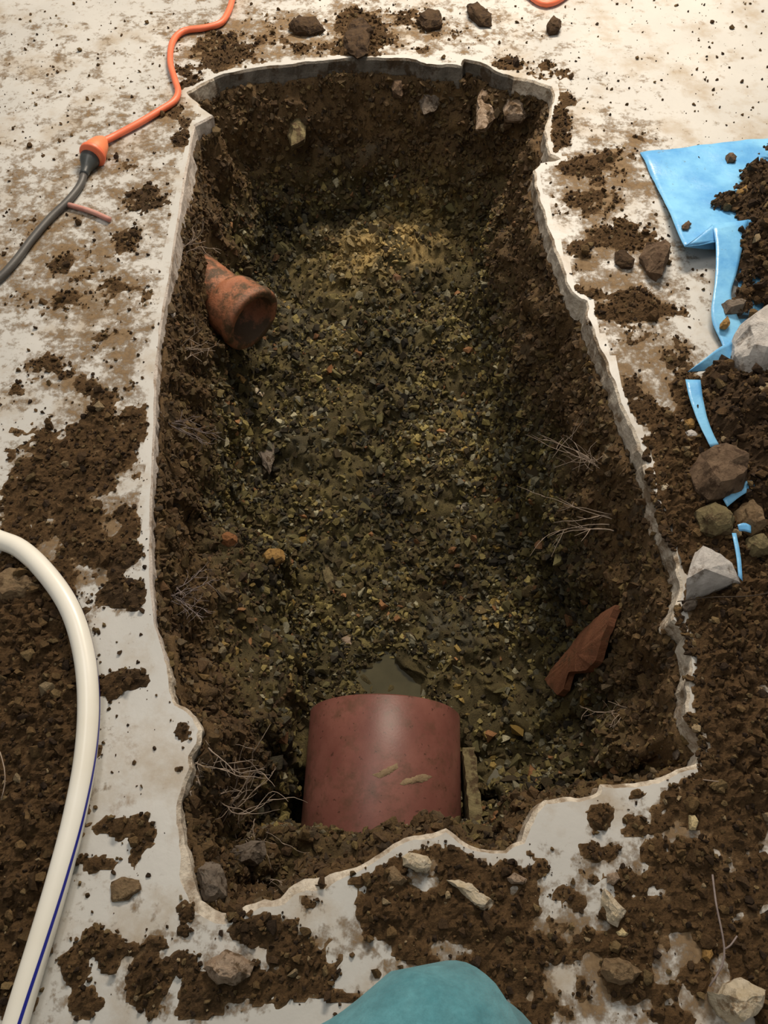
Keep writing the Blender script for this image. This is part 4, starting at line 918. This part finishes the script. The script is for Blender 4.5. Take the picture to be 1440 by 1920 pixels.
m_orl = mat('orange_socket', m_plain((238, 140, 92), 0.45, (230, 128, 84), 20, 0.1))
plug_body('socket', (194, 262), (172, 292), 0.024, 0.024, m_orl, lead, ([0, 0.05, 0.25, 0.6, 0.85, 0.97, 1.0], [0.011, 0.013, 0.020, 0.026, 0.028, 0.028, 0.024]))
plug_body('socket_flange', (176, 286), (172, 293), 0.024, 0.024, m_or, lead, ([0, 0.2, 0.8, 1.0], [0.027, 0.031, 0.031, 0.028]))
gc = empty('power_cable', G(165, 305)); tag(gc, 'grey power cable plugged into the orange extension socket', 'cable')
plug_body('plug', (172, 290), (157, 328), 0.018, 0.012, mat('dark_plug', m_plain((62, 66, 66), 0.4, (50, 54, 54), 20, 0.1)), gc, ([0, 0.05, 0.35, 0.55, 0.7, 1.0], [0.020, 0.024, 0.022, 0.016, 0.012, 0.010]))
plocal(cable('cord', [(158, 326, .004), (150, 348), (128, 376), (95, 408), (62, 446), (30, 488), (0, 520), (-50, 560), (-130, 610)], 0.0085, m_gr, parent=gc), gc)
wire = cable('wire_offcut', [(128, 384), (150, 390), (175, 398), (206, 412)], 0.006, mat('faded_red', m_plain((206, 160, 146), 0.6, (180, 120, 108), 30, 0.1)))
tag(wire, 'short faded pink offcut of wire lying against the grey cable', 'wire')

# ------------------------------------------------------------------ roots
m_root = mat('pale_root', m_plain((168, 152, 136), 0.8, (132, 116, 102), 60, 0.2, 0.2))
m_rootg = mat('grey_root', m_plain((146, 134, 130), 0.8, (116, 104, 100), 60, 0.2, 0.2))
def roots(name, px, dirs, n_, length, label, seed, r=0.0011, m=None, lift=0.012, spread=0.6, curl=0.5, nb=3):
    rng = np.random.default_rng(seed); o0, nr = hit(*px); V = []; F = []; off = 0
    def strand(p, d, L_, r_, depth):
        nonlocal off
        k_ = max(5, int(L_ / 0.008)); pts = [p]; d = d / np.linalg.norm(d)
        for _ in range(k_):
            d = d + rng.normal(0, curl * 0.35, 3); d /= np.linalg.norm(d); pts.append(pts[-1] + d * L_ / k_)
        pts = np.array(pts)
        # keep strands on or above the soil
        for q in range(1, len(pts)):
            loc, _, _, _ = BVH.ray_cast(Vector((pts[q][0], pts[q][1], 0.3)), Vector((0, 0, -1)))
            if loc is not None and pts[q][2] < loc[2] + 0.004: pts[q][2] = loc[2] + 0.004 + 0.002 * rng.random()
        v, f, _, _ = tube(pts, np.linspace(r_, r_ * 0.35, len(pts)), 4, False); V.append(v); F.append(f + off); off += len(v)
        if depth > 0:
            for _ in range(nb):
                q = rng.integers(1, len(pts) - 1); strand(pts[q], d + rng.normal(0, 0.8, 3), L_ * rng.uniform(0.25, 0.5), r_ * 0.65, depth - 1)
    base = o0 + nr * lift * 0.2
    for _ in range(n_):
        d = np.array(dirs[rng.integers(0, len(dirs))], float); d /= np.linalg.norm(d)
        strand(base + rng.normal(0, 0.012, 3) * [1, 1, 0.4], d + rng.normal(0, spread * 0.6, 3), length * rng.uniform(0.5, 1.1), r * rng.uniform(0.7, 1.2), 1)
    V = np.vstack(V) - base; o = obj(name, new_mesh(name, V, np.vstack(F)), m or m_root, None, base); return tag(o, label, 'roots')
roots('root_tuft', (415, 1530), [(0.3, 1, 0.6), (0.6, 0.8, 0.5), (0.1, 0.8, 0.7)], 11, 0.15, 'big tangled tuft of pale roots beside the large brown pipe', 1, 0.0016, nb=4)
roots('root_tuft', (460, 1560), [(0.5, -0.4, 0.5), (0.1, -0.8, 0.5), (-0.4, 0.2, 0.6)], 9, 0.10, 'smaller root tangle above the grey-brown angular stone', 2, 0.0012)
roots('root_tuft', (388, 1405), [(0.7, -0.6, 0.1)], 3, 0.10, 'few pale roots hanging below the bulging slab edge', 3, 0.0012, spread=0.25)
roots('root_tuft', (490, 1660), [(0.7, -0.5, 0.3), (0.3, -0.6, 0.4)], 6, 0.07, 'pale roots in the near corner of the pit by the pitted lump', 4, 0.0012)
roots('root_tuft', (318, 795), [(1, -0.2, 0.15), (1, -0.5, 0.1)], 7, 0.11, 'thin roots poking out below the saw-cut edge', 5, 0.0012, m_rootg, spread=0.4)
roots('root_tuft', (322, 1120), [(1, 0.3, 0.2), (0.8, -0.4, 0.3)], 12, 0.09, 'grey fuzzy root mat under the end of the saw-cut edge', 6, 0.001, m_rootg, spread=0.8, nb=4)
roots('root_tuft', (345, 655), [(1, 0.2, 0.3)], 5, 0.09, 'roots under the terracotta pipe stub', 7, 0.0013, m_root, spread=0.4)
roots('root_tuft', (345, 465), [(1, 0.5, 0.3), (1, 0, 0.3)], 6, 0.10, 'brown roots above the terracotta pipe stub', 8, 0.0014, m_root, spread=0.4)
roots('root_tuft', (1120, 865), [(-1, 0.3, 0.3), (-1, 0.6, 0.2), (-1, -0.1, 0.3)], 10, 0.11, 'branching brown roots fanned out under the straight slab face', 9, 0.0013, m_root, spread=0.4, curl=0.3, nb=4)
roots('root_tuft', (1150, 975), [(-1, 0.2, 0.2), (-1, 0.05, 0.1)], 6, 0.14, 'long forked roots reaching over the gravel under the straight slab face', 10, 0.0013, m_root, spread=0.25, curl=0.25)
roots('root_tuft', (1170, 1345), [(-1, 0.1, 0.2), (-0.6, -0.5, 0.3)], 5, 0.08, 'fine roots on the dark soil below the terracotta shard', 11, 0.0009, m_root)
m_dstraw = mat('dark_straw', m_plain((70, 60, 50), 0.8, (56, 48, 40), 60, 0.2, 0.2))
dr = cable('dry_root', [(1336, 1640, .01), (1342, 1690, .016), (1350, 1730, .018), (1358, 1775, .016), (1354, 1810, .014), (1330, 1850, .01)], 0.0014, m_rootg, sides=6); tag(dr, 'dry grey root lying on soil beside the large cream rock', 'root')
dr2 = cable('dry_root', [(1358, 1780, .016), (1370, 1772, .018), (1382, 1755, .018)], 0.0011, m_rootg, sides=6); tag(dr2, 'short dry root branch crossing the longer dry root', 'root')
for k_, pts in enumerate([[(0, 1410, .02), (8, 1440, .025), (9, 1470, .025), (2, 1500, .02)], [(1318, 1462, .01), (1335, 1464, .014), (1350, 1466, .014)], [(1270, 1128, .02), (1330, 1120, .03), (1400, 1118, .03), (1440, 1112, .03)]]):
    lab = ['curled yellow straw on the soil behind the hose', 'short straw on the soil by the rounded notch', 'long dark straw across the soil below the broken concrete piece'][k_]
    tag(cable('straw', pts, 0.0009, m_root if k_ < 2 else m_dstraw, sides=5), lab, 'straw')

# ------------------------------------------------------------------ crouching person: only the knee comes into view
def m_cloth(nt, b):
    v = coords(nt)
    c = ramp(nt, noise(nt, v, 16, 7, 0.7), [(0.3, L4((70, 126, 137))), (0.7, L4((96, 150, 160)))])
    g = ramp(nt, noise(nt, v, 70, 6, 0.75), [(0.35, (0.8, 0.8, 0.8, 1)), (0.65, (1.08, 1.08, 1.08, 1))])
    nt.links.new(mixc(nt, 1.0, c, g, 'MULTIPLY'), b.inputs['Base Color']); b.inputs['Roughness'].default_value = 0.95
    b.inputs['Specular IOR Level'].default_value = 0.1; b.inputs['Sheen Weight'].default_value = 0.15
    bump(nt, b, noise(nt, v, 260, 5, 0.7), 0.5, 0.002)
def skin_mesh(name, verts, edges_, m, parent, sub=2, root=0):
    me = bpy.data.meshes.new(name); me.from_pydata([v[:3] for v in verts], edges_, []); o = obj(name, me, m, parent)
    sk = o.modifiers.new('skin', 'SKIN'); me.skin_vertices or me.update()
    if not me.skin_vertices: 
        bm = bmesh.new(); bm.from_mesh(me); bm.verts.layers.skin.verify(); bm.to_mesh(me); bm.free()
    for i_, v in enumerate(verts):
        r = v[3] if isinstance(v[3], tuple) else (v[3], v[3]); me.skin_vertices[0].data[i_].radius = r
    me.skin_vertices[0].data[root].use_root = True
    ss = o.modifiers.new('smooth', 'SUBSURF'); ss.levels = sub; ss.render_levels = sub
    dg = bpy.context.evaluated_depsgraph_get(); ev = bpy.data.meshes.new_from_object(o.evaluated_get(dg))
    o.modifiers.clear(); o.data = ev; ev.polygons.foreach_set('use_smooth', np.full(len(ev.polygons), True))
    if not ev.materials: ev.materials.append(m)
    return o
def atd(px, py, depth):
    r = ray(px, py); return np.array([0, 0, H]) + r * depth
K = atd(838, 2062, 0.66)                       # knee joint
hip = np.array([K[0] - 0.38, K[1] - 0.20, K[2] - 0.0]); ank = np.array([K[0] - 0.02, K[1] - 0.16, 0.10])
person = empty('person', (ank[0], ank[1], 0.0))
tag(person, 'crouching person in teal work trousers at the near rim, one bent knee showing', 'person')
def lp(a_, b2, t): return tuple(a_ + (np.array(b2) - a_) * t)
ctl = [hip + [-0.05, -0.03, 0.0], hip, lp(hip, K, 0.5), lp(hip, K, 0.82), K + np.array([0.0, 0.012, -0.012]), lp(K, ank, 0.22), lp(K, ank, 0.6), ank]
cp_ = catmull(ctl, 0.012); tq = np.linspace(0, 1, len(cp_))
kd = np.linalg.norm(cp_ - K, axis=1); kk_ = cp_[:, 1] < K[1] - 10
ik = int(np.argmin(kd)); rad_ = np.where(np.arange(len(cp_)) <= ik, np.interp(kd, [0, 0.1, 0.25, 0.45], [0.092, 0.104, 0.118, 0.13]), np.interp(kd, [0, 0.08, 0.2, 0.35], [0.092, 0.082, 0.07, 0.06]))
v, f, _, _ = tube(cp_, rad_, 48)
fold = 0.0035 * fbm(v, 0.09, 3, 501) + 0.0012 * fbm(v, 0.03, 3, 511); ctr = np.vstack([np.repeat(cp_, 48, 0), cp_[:1], cp_[-1:]]); dn = v - ctr; ln = np.linalg.norm(dn, axis=1)[:, None] + 1e-9
v = v + dn / ln * fold[:, None]
leg = plocal(obj('trouser_leg', new_mesh('trouser_leg', v, f), mat('teal_cloth', m_cloth), person), person)
ft = [(ank[0], ank[1], 0.11, 0.045), (ank[0], ank[1] - 0.02, 0.05, 0.046), (ank[0] + 0.005, ank[1] + 0.06, 0.04, 0.042), (ank[0] + 0.01, ank[1] + 0.12, 0.034, 0.034)]
plocal(skin_mesh('boot', ft, [(0, 1), (1, 2), (2, 3)], mat('boot_leather', m_plain((60, 48, 38), 0.6, (48, 38, 30), 30, 0.2)), person, 2, 1), person)
